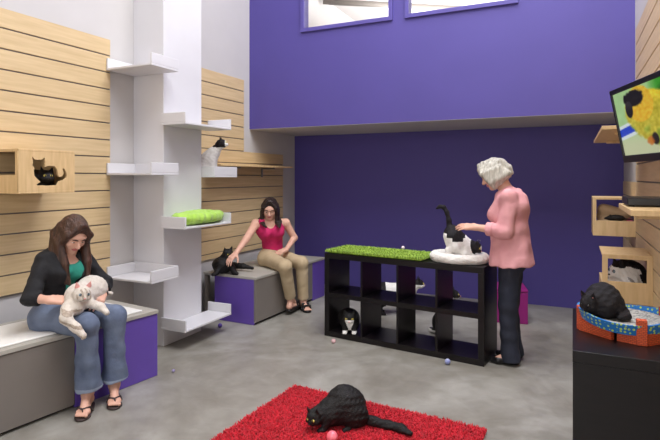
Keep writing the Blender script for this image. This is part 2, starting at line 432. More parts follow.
# ------------------------------------------------------------------ benches
r = empty('storage_bench', (-2.866, 2.991, 0), 'long low grey bench with purple door, the woman in black on it', 'bench', 'storage benches along the left wall', rz=-7.4)
box('carcass', M['grey_lam'], r, -.58, -.022, -1.24, -.012, .03, .47)
box('plinth', M['dark_gap'], r, -.58, -.035, -1.24, -.03, 0, .03)
box('front_panel', M['grey_lam'], r, -.022, 0, -1.24, -.66, .022, .47, .002)
box('door', M['purple_lam'], r, -.022, 0, -.656, -.0, .002, .475, .002)
box('bench_top', M['grey_top'], r, -.60, .008, -1.25, .004, .475, .502, .003)
p = Blob(); 
m_ = MB().box(-.50, -.045, -1.2, -.10, .5025, .515, .006, seg=3); 
for v in m_.bm.verts: pass
pad = m_.build('bench_pad', M['white_pad']); pad.location = (-2.866, 2.991, 0); pad.rotation_euler = (0, 0, math.radians(-7.4))
tag(pad, 'thin white pad set on the grey bench under the woman in black', 'pad')
r = empty('storage_bench', (-2.924, 4.419, 0), 'far grey bench with purple end, the woman in hot pink on it', 'bench', 'storage benches along the left wall', rz=-2.0)
box('carcass', M['grey_lam'], r, -.53, -.022, .022, 1.5, .03, .465)
box('plinth', M['dark_gap'], r, -.53, -.035, .03, 1.48, 0, .03)
box('front_panel', M['grey_lam'], r, -.022, 0, .0, 1.19, .028, .465, .002)
box('door', M['purple_lam'], r, -.022, 0, 1.194, 1.5, .002, .465, .002)
box('end_panel', M['purple_lam'], r, -.53, -.022, 0, .022, .002, .465, .002)
box('leg_post', M['grey_lam'], r, -.67, -.63, 0, .05, .0, .465, .003)
box('leg_post', M['grey_lam'], r, -.67, -.63, 1.45, 1.5, .0, .465, .003)
box('bench_top', M['grey_top'], r, -.68, .008, -.006, 1.51, .465, .492, .003)

# ------------------------------------------------------------------ black cube shelf and what lies on it
UR = math.atan2(-.194, 1.507); UO = V3(-2.148, 4.429, 0)
def ul(x, y, z):   # bookcase frame -> room
    return V3(UO[0] + x*math.cos(UR) - y*math.sin(UR), UO[1] + x*math.sin(UR) + y*math.cos(UR), z)
L, Dp, H, to, ti = 1.52, .39, .79, .05, .018
r = empty('cube_bookcase', tuple(UO), 'low black cube bookcase with eight open compartments in mid room', 'bookcase', rz=math.degrees(UR))
box('top_panel', M['black_lam'], r, 0, L, 0, Dp, H-to, H, .002)
box('bottom_panel', M['black_lam'], r, 0, L, 0, Dp, 0, to, .002)
box('side_panel', M['black_lam'], r, 0, to, .001, Dp-.001, to, H-to, .001)
box('side_panel', M['black_lam'], r, L-to, L, .001, Dp-.001, to, H-to, .001)
cw = (L - 2*to - 3*ti)/4
zm = H/2
for i in range(3):
    x = to + cw*(i+1) + ti*i
    box('divider', M['black_lam'], r, x, x+ti, .002, Dp-.002, to, H-to)
for i in range(4):
    x = to + (cw+ti)*i
    box('shelf', M['black_lam'], r, x, x+cw, .002, Dp-.002, zm-.02, zm+.02)
# shaggy pieces: every tuft is a small tapered blade
def shag(name, parent, m, x0, x1, y0, y1, z, n, ln, wd, seed, lean=.6, edge=True, hz=None):
    rs = np.random.RandomState(seed)
    P = np.stack([rs.uniform(x0, x1, n), rs.uniform(y0, y1, n)], 1)
    a = rs.uniform(0, 2*math.pi, n); le = ln*rs.uniform(.6, 1.25, n); ln_ = rs.uniform(.1, lean, n)
    d = np.stack([np.cos(a), np.sin(a)], 1); pr = np.stack([-d[:,1], d[:,0]], 1)
    V = np.zeros((n, 5, 3)); w = wd*rs.uniform(.7, 1.3, n)
    zb = z if hz is None else hz(P[:,0], P[:,1])
    V[:,0,:2] = P - pr*w[:,None]; V[:,1,:2] = P + pr*w[:,None]; V[:,0,2] = V[:,1,2] = zb
    mid = P + d*(le*ln_*.4)[:,None]
    V[:,2,:2] = mid + pr*(w*.9)[:,None]; V[:,3,:2] = mid - pr*(w*.9)[:,None]; V[:,2,2] = V[:,3,2] = zb + le*.62
    V[:,4,:2] = P + d*(le*ln_)[:,None]; V[:,4,2] = zb + le*.95*np.sqrt(np.maximum(.2, 1-ln_**2*.7))
    base = np.arange(n)*5
    q = np.stack([base, base+1, base+2, base+3], 1); t = np.stack([base+3, base+2, base+4], 1)
    me = bpy.data.meshes.new(name); me.from_pydata(V.reshape(-1,3).tolist(), [], q.tolist()+t.tolist()); me.update()
    o = link(name, me, m, parent); o['kind'] = 'stuff'; return o
r = empty('shag_mat', tuple(ul(.50, .20, H)), 'lime green shaggy mat on the left of the black bookcase top', 'mat', rz=math.degrees(UR))
box('backing', M['green_base'], r, -.475, .475, -.185, .185, .001, .022, .01)
shag('pile', r, M['green_pile'], -.49, .49, -.205, .205, .012, 14000, .028, .0036, 3, lean=1.1)
# red rug
RA = math.radians(-3.4)
r = empty('shag_rug', (-1.79, 3.215, 0), 'bright red shaggy rug on the concrete floor', 'rug', rz=math.degrees(RA))
box('backing', M['red_base'], r, 0, 1.32, -1.0, 0, .001, .016, .004)
shag('pile', r, M['red_pile'], -.012, 1.332, -1.01, .012, .010, 60000, .026, .0032, 5, lean=1.1)
# white donut bed
c = ul(1.25, .20, H)
b = Blob(); n = 28
for k in range(n):
    a = 2*math.pi*k/n; a2 = 2*math.pi*(k+1)/n
    b.cone((.213*math.cos(a), .165*math.sin(a), .041), (.213*math.cos(a2), .165*math.sin(a2), .041), .040, .040, k=.01)
b.ell((0,0,.025), (.2, .155, .024), k=.03); b.plane((0,0,.002), (0,0,-1))
o = b.build('pet_bed', M['white_plush'], None, .006, disp=wrinkle(.0012, 90, 2)); o.location = tuple(c); o.rotation_euler = (0, 0, UR)
tag(o, 'round white plush pet bed on the right end of the black bookcase', 'pet bed')
# magenta cube stool behind
r = empty('storage_cube', (-.655, 5.80, 0), 'magenta storage cube on the floor behind the standing woman', 'cube', rz=12)
box('body', M['magenta'], r, -.2, .2, -.2, .2, .002, .325, .004); box('lid', M['magenta'], r, -.203, .203, -.203, .203, .328, .35, .004)
# balls
def ball(loc, rad, rgb, rgb2, label, name='toy_ball'):
    m = mat('toy_' + label.split()[0] + '_plastic', rgb, .35, rgb2=rgb2, scale=30)
    o = MB().sphere((0,0,0), rad, u=20, v=14).build(name, m); o.location = loc
    return tag(o, label, 'toy ball')
ball((-1.972, 4.255, .021), .02, (214,150,160), (230,196,196), 'pinkish toy ball on the floor before the left end of the bookcase')
ball((-.915, 4.165, .024), .023, (190,196,220), (110,120,190), 'bluish white toy ball on the floor before the right end of the bookcase')
ball((-3.209, 4.21, .023), .022, (84,60,150), (100,74,170), 'violet toy ball on the floor under the lowest white shelf')
ball((-2.80, 3.09, .013), .012, (120,96,170), (190,180,210), 'tiny lilac toy ball on the floor by the near bench end')
ball(tuple(ul(.68, .30, H+.066)), .016, (220,196,214), (240,225,235), 'tiny pale toy ball on the green shaggy mat')
ball((-1.225, 2.625, .052), .032, (245,90,110), (255,150,160), 'pink toy ball on the red rug in front of the black cat')  # small pink sphere as a bright spot of colour on the pile
# ------------------------------------------------------------------ right hand side
# black cabinet (open cubes towards the room)
CX0, CX1, CY0, CY1, CZ = -.002, .388, 2.42, 3.21, .775
r = empty('black_cabinet', (CX0, CY0, 0), 'black cube cabinet at the right edge under the orange cat bed', 'cabinet')
W, Dd = CX1-CX0, CY1-CY0
box('top_panel', M['black_lam'], r, 0, W, 0, Dd, CZ-.05, CZ, .002); box('bottom_panel', M['black_lam'], r, 0, W, 0, Dd, 0, .05, .002)
box('side_panel', M['black_lam'], r, .001, W-.001, 0.001, .05, .051, CZ-.051, .001); box('side_panel', M['black_lam'], r, .001, W-.001, Dd-.05, Dd-.001, .051, CZ-.051, .001)
box('divider', M['black_lam'], r, .002, W-.002, Dd/2-.009, Dd/2+.009, .05, CZ-.05)
for a, b in ((.05, Dd/2-.009), (Dd/2+.009, Dd-.05)): box('shelf', M['black_lam'], r, .002, W-.002, a, b, CZ/2-.009, CZ/2+.009)
box('back_panel', M['black_lam'], r, W-.006, W, .05, Dd-.05, .05, CZ-.05)
# cardboard cat bed: dotted oval band, orange brick-print feet, corrugated scratch bottom
BC = V3(.222, 2.815, CZ); ra, rb = .205, .215
r = empty('cat_bed', tuple(BC), 'orange and blue dotted cardboard cat bed on the black cabinet', 'cat bed')
def oval_band(name, m, zl, zh, s0=1., s1=1., th=.012, a0=0, a1=360, parent=None, n=56):
    bm = bmesh.new(); rings = []
    for k in range(n+1):
        a = math.radians(a0 + (a1-a0)*k/n); ca, sa = math.cos(a), math.sin(a)
        lo, hi = zl(a), zh(a)
        rings.append([bm.verts.new((ra*s*ca - q*ca, rb*s*sa - q*sa, z)) for s, q, z in ((s0, 0, lo), (s1, 0, hi), (s1, th, hi), (s0, th, lo))])
    for A, B in zip(rings, rings[1:]):
        for j in range(4): bm.faces.new((A[j], A[(j+1)%4], B[(j+1)%4], B[j]))
    bmesh.ops.remove_doubles(bm, verts=bm.verts, dist=1e-5); bmesh.ops.recalc_face_normals(bm, faces=bm.faces)
    me = bpy.data.meshes.new(name); bm.to_mesh(me); bm.free(); return link(name, me, m, parent)
oval_band('band', M['dots'], lambda a: .052 + .012*math.cos(2*a), lambda a: .098 + .012*math.cos(2*a), .93, 1.0, parent=r)
bt = Blob(); bt.ell((0,0,.062), (ra*.93, rb*.93, .03), k=.01); bt.sub((0,0,.11), (ra*.88, rb*.88, .05)); bt.build('scratch_bottom', M['scratch'], r, .006)
for (x, y, w_) in ((-.185, -.03, .035), (.05, -.19, .035), (.17, .10, .03), (-.08, .18, .03)):
    f = MB(); f.box(x-w_*.6, x+w_*.6, y-w_*.5, y+w_*.5, 0.0005, .112, .003); f.build('foot', M['orange'], r)
f = MB()
def foot_panel(p, q, h0, h1, t=.01):
    p, q = Vector(p), Vector(q); d = (q-p).normalized(); nn = Vector((-d.y, d.x, 0))*t
    bm = bmesh.new(); vs = []
    for s in (-1, 1):
        for (pt, z) in ((p, .0005), (q, .0005 + (0 if h1 > .03 else .03)), (q, h1), (p, h0)):
            vs.append(bm.verts.new((pt.x + s*nn.x, pt.y + s*nn.y, z)))
    bm.faces.new(vs[:4][::-1]); bm.faces.new(vs[4:])
    for i in range(4): bm.faces.new((vs[i], vs[(i+1)%4], vs[4+(i+1)%4], vs[4+i]))
    bmesh.ops.recalc_face_normals(bm, faces=bm.faces)
    me = bpy.data.meshes.new('side_support'); bm.to_mesh(me); bm.free(); return link('side_support', me, M['orange'], r)
foot_panel((-.19, -.05, 0), (-.06, -.16, 0), .06, .045); foot_panel((.04, -.19, 0), (-.04, -.16, 0), .05, .035); foot_panel((.07, -.19, 0), (.19, -.06, 0), .05, .055)
foot_panel((-.18, 0, 0), (-.09, .17, 0), .06, .05); foot_panel((-.06, .185, 0), (.15, .12, 0), .05, .05)
# wooden cat boxes
def cat_box(label, x0, x1, y0, y1, z0, z1, near_open, lower, side_cut=None):
    """box on a wall; near end (towards -Y) is a frame with a low panel"""
    cx, cy = (x0+x1)/2, (y0+y1)/2
    rr = empty('cat_box', (cx, cy, z0), label, 'cat box', 'birch cat boxes on the slat walls')
    X0, X1, Y0, Y1, Hh, t = x0-cx, x1-cx, y0-cy, y1-cy, z1-z0, .015
    box('top_panel', M['box_wood'], rr, X0, X1, Y0, Y1, Hh-t, Hh, .002); box('bottom_panel', M['box_wood'], rr, X0, X1, Y0, Y1, 0, t, .002)
    return rr, X0, X1, Y0, Y1, Hh, t
def end_frame(rr, X0, X1, y, Hh, t, low, post=.03, topb=.02, name='end_panel'):
    box(name, M['box_wood'], rr, X0, X1, y, y+t, t, low, .001)
    box('end_frame', M['box_wood'], rr, X0, X0+post, y, y+t, low, Hh-t, .001); box('end_frame', M['box_wood'], rr, X1-post, X1, y, y+t, low, Hh-t, .001)
    if topb > t: box('end_frame', M['box_wood'], rr, X0+post, X1-post, y, y+t, Hh-topb, Hh-t, .001)
# left wall box with a cat-shaped opening
x0, x1, y0, y1, z0, z1 = -3.648, -3.30, 2.19, 2.612, 1.402, 1.702
rr, X0, X1, Y0, Y1, Hh, t = cat_box('birch cat box with cat-shaped cutout on the left slat wall', x0, x1, y0, y1, z0, z1, True, .12)
end_frame(rr, X0, X1-t-.001, Y0, Hh, t, .125, post=.02, topb=.02)
box('end_panel', M['box_wood'], rr, X0, X1-t-.001, Y1-t, Y1, t, Hh-t, .001)
poly = [(228,133),(234,131),(245,146),(270,150),(300,146),(313,132),(319,133),(324,175),(316,200),(330,194),(355,189),(395,192),(412,215),(418,255),(428,271),(448,266),(462,246),(458,225),(452,212),(458,204),(470,212),(484,238),(489,258),(484,278),(466,292),(428,302),(414,330),(330,334),(305,330),(268,332),(258,324),(288,306),(262,283),(244,262),(240,225),(245,207),(230,190),(235,165)]
cu = bpy.data.curves.new('cutout', 'CURVE'); cu.dimensions = '2D'; cu.fill_mode = 'BOTH'; cu.extrude = t/2
def spl(pts):
    s_ = cu.splines.new('POLY'); s_.points.add(len(pts)-1); s_.use_cyclic_u = True
    for q, p in zip(s_.points, pts): q.co = (p[0], p[1], 0, 1)
fw, fh = Y1-Y0, Hh-2*t
spl([(0,0),(fw,0),(fw,fh),(0,fh)])
spl([((px-135)/415*fw, (1-(py-75)/312)*Hh - t) for px, py in poly])
co = bpy.data.objects.new('tmp', cu); COL.objects.link(co); bpy.context.view_layer.update()
me = bpy.data.meshes.new_from_object(co.evaluated_get(bpy.context.evaluated_depsgraph_get())); bpy.data.objects.remove(co)
for v in me.vertices: v.co = (X1 - t/2 + v.co.z, Y0 + v.co.x, t + v.co.y)
me.materials.clear(); o = link('front_panel', me, M['box_wood'], rr)
# right wall: upper box, lower box
rr, X0, X1, Y0, Y1, Hh, t = cat_box('upper birch cat box on the right wall, tan blanket inside', .16, .489, 5.14, 5.50, .995, 1.335, True, .13)
end_frame(rr, X0+.0155, X1, Y0, Hh, t, .135, post=.012); box('side_panel', M['box_wood'], rr, X0, X0+t, Y0, Y1, t, Hh-t, .001)
rr, X0, X1, Y0, Y1, Hh, t = cat_box('lower birch cat box on the right wall with a fluffy cat inside', .185, .489, 4.08, 4.54, .64, .975, True, .15)
end_frame(rr, X0, X1, Y0, Hh, t, .148, post=.035, topb=.03); box('end_panel', M['box_wood'], rr, X0, X1, Y1-t, Y1, t, .13, .001)
box('side_panel', M['box_wood'], rr, X0, X0+t, Y0+t, Y1-t, t, .13, .001)
bl = Blob(); bl.cone((.255, 5.33, 1.17), (.42, 5.33, 1.17), .06, .055, k=.03); bl.cone((.245, 5.29, 1.225), (.40, 5.29, 1.20), .045, .045, k=.04); bl.ell((.335, 5.31, 1.08), (.13, .12, .08), k=.04); bl.plane((0,0,1.0125), (0,0,-1))
tag(bl.build('fleece_blanket', M['tan_fleece'], None, .007, disp=wrinkle(.006, 30, 4)), 'bunched tan fleece blanket in the upper birch box', 'blanket')
# wood shelf high up, device shelf
r = empty('wall_shelf', (.49, 4.2, 1.80), 'high birch shelf on the right wall behind the television', 'shelf')
box('shelf_board', M['box_wood'], r, -.332, -.001, -.68, .68, 0, .022, .002)
for y in (-.45, .45): MB().box(-.25, -.001, y-.012, y+.012, -.02, 0, .002).build('bracket', M['box_wood'], r)
r = empty('wall_shelf', (.49, 3.2, 1.325), 'birch shelf on the right wall under the black media box', 'shelf')
box('shelf_board', M['box_wood'], r, -.24, -.001, -.36, .36, 0.0, .03, .003)
for y in (-.2, .2): MB().box(-.2, -.001, y-.012, y+.012, -.022, 0, .002).build('bracket', M['box_wood'], r)
r = empty('media_player', (.372, 3.30, 1.3555), 'flat black media box on the shelf below the television', 'media player')
box('body', M['black_plastic'], r, -.112, .112, -.17, .17, .006, .046, .004)
for a in (-.09, .09):
    for b_ in (-.14, .14): box('foot', M['dark_gap'], r, a-.012, a+.012, b_-.012, b_+.012, .0, .006)
ball((.452, 5.235, 1.125), .026, (226,84,124), (240,130,160), 'pink toy ball on the tan blanket in the upper birch box')
b = Blob(); b.ell((0,0,.02), (.07,.035,.03), k=.01); b.cone((.05,0,.02), (.09,0,.016), .022, .008, .01); b.chain([(-.06,0,.015), (-.10,.01,.012), (-.125,.025,.012)], [.008,.006,.004], .006)
for s in (-1, 1): b.ell((.045, s*.02, .04), (.006,.012,.012), k=.004)
o = b.build('toy_mouse', M['blackfur'], None, .004); o.location = (.345, 5.20, 1.131); o.rotation_euler = (0, 0, math.radians(185)); tag(o, 'black plush toy mouse on the tan blanket in the upper birch box', 'toy mouse')

# ------------------------------------------------------------------ television
P0 = V3(.180, 3.18, 1.51 + 86.0/515*2.8)
th_ = math.radians(16.8); du = V3(math.sin(th_), -math.cos(th_), 0); back = V3(math.cos(th_), math.sin(th_), 0)
tau = math.radians(11); dv = -math.cos(tau)*V3(0,0,1) + math.sin(tau)*back; nb = math.cos(tau)*back + math.sin(tau)*V3(0,0,1)
TW, TH, TT = .66, .395, .045
Mx = Matrix(((du[0], -dv[0], -nb[0], 0), (du[1], -dv[1], -nb[1], 0), (du[2], -dv[2], -nb[2], 0), (0,0,0,1)))
r = empty('television', tuple(P0 + du*TW/2 + dv*TH/2), 'flat television with a bird picture, tilted down on the right wall', 'television')
r.rotation_euler = Mx.to_euler()
hw, hh_ = TW/2, TH/2; bz = .026
box('housing', M['black_plastic'], r, -hw+.004, hw-.004, -hh_+.004, hh_-.004, -TT, -.012, .006)
f = MB(); f.box(-hw, hw, hh_-bz, hh_, -.0125, .004, .003); f.box(-hw, hw, -hh_, -hh_+bz+.012, -.0125, .004, .003)
f.box(-hw, -hw+bz*.75, -hh_+bz+.012, hh_-bz, -.0125, .004, .003); f.box(hw-bz*.75, hw, -hh_+bz+.012, hh_-bz, -.0125, .004, .003)
f.build('bezel', M['black_plastic'], r)
nx_, ny_ = 130, 76
sx0, sx1, sy0, sy1 = -hw+bz*.75, hw-bz*.75, -hh_+bz+.012, hh_-bz
vs, cs = [], []
def sm(a, b, x):
    t_ = min(1, max(0, (x-a)/(b-a))); return t_*t_*(3-2*t_)
def screen_rgb(u, v):
    """u right, v down (shifted), both 0..1 : a green and yellow bird with a black cap, out-of-focus leaves behind"""
    u = u - .05; n1 = noise.noise(Vector((u*7, v*7, 1))); n2 = noise.noise(Vector((u*22, v*22, 5)))
    c = np.array([176, 214, 150.]) + 14*n1
    c = c + (np.array([206, 212, 170]) - c)*sm(.45, .9, v)
    g1 = sm(.55, .75, u + .1*n1)*sm(.75, .35, v); c = c + (np.array([60, 160, 40]) - c)*g1
    g2 = sm(.08, .0, math.hypot((u-.80)*1.0, (v-.42)*.55) - .13); c = c + (np.array([26, 84, 22]) - c)*g2
    # water bowl rim: blue stripe edged in white
    ln_ = v - (.635 - .22*u); a = sm(.36, .33, u)
    c = c + (np.array([226, 236, 240]) - c)*sm(.125, .10, abs(ln_))*a
    c = c + (np.array([34, 70, 206]) - c)*sm(.068, .052, abs(ln_))*a
    # body
    bx, by = (u-.66), (v-.52); q = bx*.80 + by*.45; p = -bx*.45 + by*.80
    db = math.hypot(q/.52, p/.33) - 1
    body = np.array([206, 190, 60]) + np.array([40, 26, -10])*sm(.4, .1, v) + 26*n2 + 18*n1 + np.array([-70, -30, -20])*sm(.62, .95, v+.3*n1)
    c = c + (body - c)*sm(.10, -.04, db + .05*n2)
    dh = math.hypot((u-.40)/.22, (v-.26)/.26) - 1
    c = c + (np.array([238, 190, 52]) + 24*n2 - c)*sm(.10, -.05, dh + .04*n2)
    dk = math.hypot((u-.31)/.175, (v-.155)/.12) - 1
    c = c + (np.array([22, 20, 18]) + 10*n2 - c)*sm(.12, -.08, dk + .16*n2)
    de = math.hypot((u-.205)/.065, (v-.30)/.13) - 1
    c = c + (np.array([40, 36, 36]) + 26*n1 - c)*sm(.10, -.06, de)
    dd = math.hypot((u-.55)/.05, (v-.80)/.08) - 1
    c = c + (np.array([30, 24, 18]) - c)*sm(.3, -.2, dd + .2*n1)
    c = c + (np.array([206, 110, 40]) - c)*sm(.3, -.3, math.hypot((u-.47)/.06, (v-.82)/.06) - 1 + .2*n2)*.8
    return np.clip(c, 0, 255)
for j in range(ny_+1):
    for i in range(nx_+1):
        u, v = i/nx_, j/ny_
        vs.append((sx0 + (sx1-sx0)*u, sy1 + (sy0-sy1)*v, -.004)); k = lin(screen_rgb(u, v)); cs += [k[0], k[1], k[2], 1.]
fs = [(j*(nx_+1)+i, (j+1)*(nx_+1)+i, (j+1)*(nx_+1)+i+1, j*(nx_+1)+i+1) for j in range(ny_) for i in range(nx_)]
me = bpy.data.meshes.new('screen'); me.from_pydata(vs, [], fs); me.update()
ca = me.color_attributes.new('picture', 'FLOAT_COLOR', 'POINT'); ca.data.foreach_set('color', cs)
sm_ = bpy.data.materials.new('lit_screen'); sm_.use_nodes = True; nt = sm_.node_tree; bb = nt.nodes['Principled BSDF']
at_ = nt.nodes.new('ShaderNodeVertexColor'); at_.layer_name = 'picture'
bb.inputs['Base Color'].default_value = (.01,.01,.01,1); bb.inputs['Roughness'].default_value = .25
nt.links.new(at_.outputs['Color'], bb.inputs['Emission Color']); bb.inputs['Emission Strength'].default_value = SCREEN
link('screen', me, sm_, r)
# wall bracket of the television
pc = P0 + du*TW*.5 + dv*TH*.5 + nb*(TT-.002)
loc = lambda p: tuple((Mx.inverted() @ Vector(tuple(V3(*p) - (P0 + du*TW/2 + dv*TH/2)))))
MB().tube([loc(pc), loc((.487, pc[1]+.05, pc[2]+.02))], .018, 10).build('bracket_arm', M['black_plastic'], r)
# ================================================================== PEOPLE
def head(B, c, f, u, k=.012, ears=True):
    """skull, face, nose, lips, brow, ears; c between the ears; returns frame"""
    f = nrm(f); u = np.asarray(u, float); u = nrm(u - f*np.dot(u, f)); l = np.cross(u, f)
    q = lambda x, y, z: c + f*x + l*y + u*z
    B.ell(q(-.012,0,.028), (.093,.074,.084), f, u, .02)
    B.ell(q(.030,0,-.030), (.060,.060,.080), f, u, .03)
    for s in (-1, 1): B.cone(q(.0, s*.048, -.045), q(.058, s*.012, -.088), .026, .020, .02)
    B.ell(q(.066,0,-.092), (.022,.024,.018), f, u, .015)
    B.ell(q(.070,0,.030), (.024,.052,.022), f, u, .02)
    for s in (-1, 1): B.ell(q(.060, s*.036, -.028), (.026,.024,.026), f, u, .015)
    for s in (-1, 1): B.sub(q(.094, s*.032, .004), (.014,.019,.012), f, u, .012)
    for s in (-1, 1): B.ell(q(.074, s*.031, .004), (.0125,.016,.0115), f, u, .004)
    B.cone(q(.086,0,.010), q(.110,0,-.026), .008, .0125, .010)
    for s in (-1, 1): B.ell(q(.098, s*.011, -.030), (.011,.009,.008), f, u, .006)
    B.ell(q(.088,0,-.054), (.012,.024,.006), f, u, .006); B.ell(q(.087,0,-.064), (.012,.020,.007), f, u, .005)
    if ears:
        for s in (-1, 1):
            B.ell(q(-.004, s*.078, -.006), (.020,.009,.032), f + l*s*.4, u, .008); B.sub(q(.002, s*.088, -.004), (.010,.007,.018), f, u, .005)
    return q, f, l, u
def face_colors(q):
    lipc = q(.090, 0, -.059); f = q(1,0,0)-q(0,0,0); l = q(0,1,0)-q(0,0,0); u = q(0,0,1)-q(0,0,0)
    def fn(P, mi):
        d = P - lipc
        m = (np.abs(d@l)/.026)**2 + (np.abs(d@u)/.012)**2 + ((d@f)/.02)**2 < 1
        return np.where(m, 1, mi)
    return fn
def face_bits(q, parent, off, brow, lids=True, gaze=(0,0)):
    f = q(1,0,0)-q(0,0,0); l = q(0,1,0)-q(0,0,0); u = q(0,0,1)-q(0,0,0)
    for s in (-1, 1):
        # eye: mostly lowered lid, a dark sliver of iris below it
        b = Blob(); b.ell(q(.0795, s*.031, -.001), (.008,.0125,.0055), f, u, .002)
        ec = q(.086, s*.031, -.001)
        def col(P, mi, ec=ec):
            d = P-ec; return np.where(np.hypot(d@l, d@u) < .0055, 1, 0)
        b.build('eye', [M['eyewhite'], M['pupil']], parent, .0016, col, off=off)
        b = Blob(); b.chain([q(.095, s*.015, .022), q(.0935, s*.031, .027), q(.082, s*.048, .021)], [.0042,.0046,.003], .003)
        b.build('eyebrow', brow, parent, .0025, off=off)
def hand(B, w, d, n, side, curl=(25,25,20), tag=0, thumb=(.55,.7,.35), spread=.10, sc=1.0):
    """w wrist, d towards the knuckles, n out of the back of the hand, thumb towards side*cross(d,n)"""
    d = nrm(d); n = np.asarray(n, float); n = nrm(n - d*np.dot(n, d)); l = np.cross(d, n)*side
    offs = (.029, .010, -.010, -.028); lens = ((.040,.024,.020), (.045,.027,.021), (.041,.025,.020), (.032,.019,.017)); back = (.084,.087,.083,.076)
    for o, ln_, bk in zip(offs, lens, back):
        kn = w + d*bk*sc + l*o*sc
        B.cone(w + l*o*.45*sc, kn, .017*sc, .0125*sc, .014, tag)
        p = kn; a = 0; r = .0092*sc if o > -.02 else .008*sc; dd = nrm(d + l*o*spread/.03)
        for i, (s_, c_) in enumerate(zip(ln_, curl)):
            a += math.radians(c_); e = p + (dd*math.cos(a) - n*math.sin(a))*s_*sc
            B.cone(p, e, r, r*.9, .004, tag); p = e; r *= .9
    b = w + d*.022*sc + l*.026*sc; t = nrm(d*thumb[0] + l*thumb[1] - n*thumb[2])
    B.cone(w + d*.01, b, .018*sc, .016*sc, .012, tag)
    m = b + t*.042*sc; B.cone(b, m, .0155*sc, .0115*sc, .008, tag)
    t2 = nrm(t + d*.5 - n*.25); m2 = m + t2*.030*sc; B.cone(m, m2, .011*sc, .010*sc, .004, tag); B.cone(m2, m2 + nrm(t2 + d*.3)*.022*sc, .010*sc, .0075*sc, .004, tag)
def foot(B, an, toe, tag=0, barefoot=True, w=1.0, gz=0.0):
    """an ankle joint, toe tip of big toe side centre near the ground"""
    d = V3(toe[0]-an[0], toe[1]-an[1], 0); Lh = np.linalg.norm(d); d = d/Lh; l = V3(-d[1], d[0], 0)
    z0 = toe[2]
    heel = V3(an[0], an[1], z0+.012) - d*.045
    ball = V3(toe[0], toe[1], z0+.004) - d*.055
    B.cone(an, heel + V3(0,0,.012), .034, .030, .02, tag); B.cone(heel + V3(0,0,.008), ball, .026, .024, .02, tag); B.cone(an, ball + V3(0,0,.008), .034, .020, .02, tag)
    for o in (-.026, .0, .026): B.cone(heel + d*.06, ball + l*o*w + V3(0,0,-.002), .020, .018, .012, tag)
    if barefoot:
        for i, o in enumerate((.026,.010,-.004,-.018,-.030)):
            B.cone(ball + l*o*w, ball + l*o*w*1.06 + d*(.050-.004*i) + V3(0,0,-.004), .011, .0095 if i else .0115, .003, tag)
    return d, l, heel, ball
def loft_dir(a, b): return nrm(np.asarray(b)-np.asarray(a))

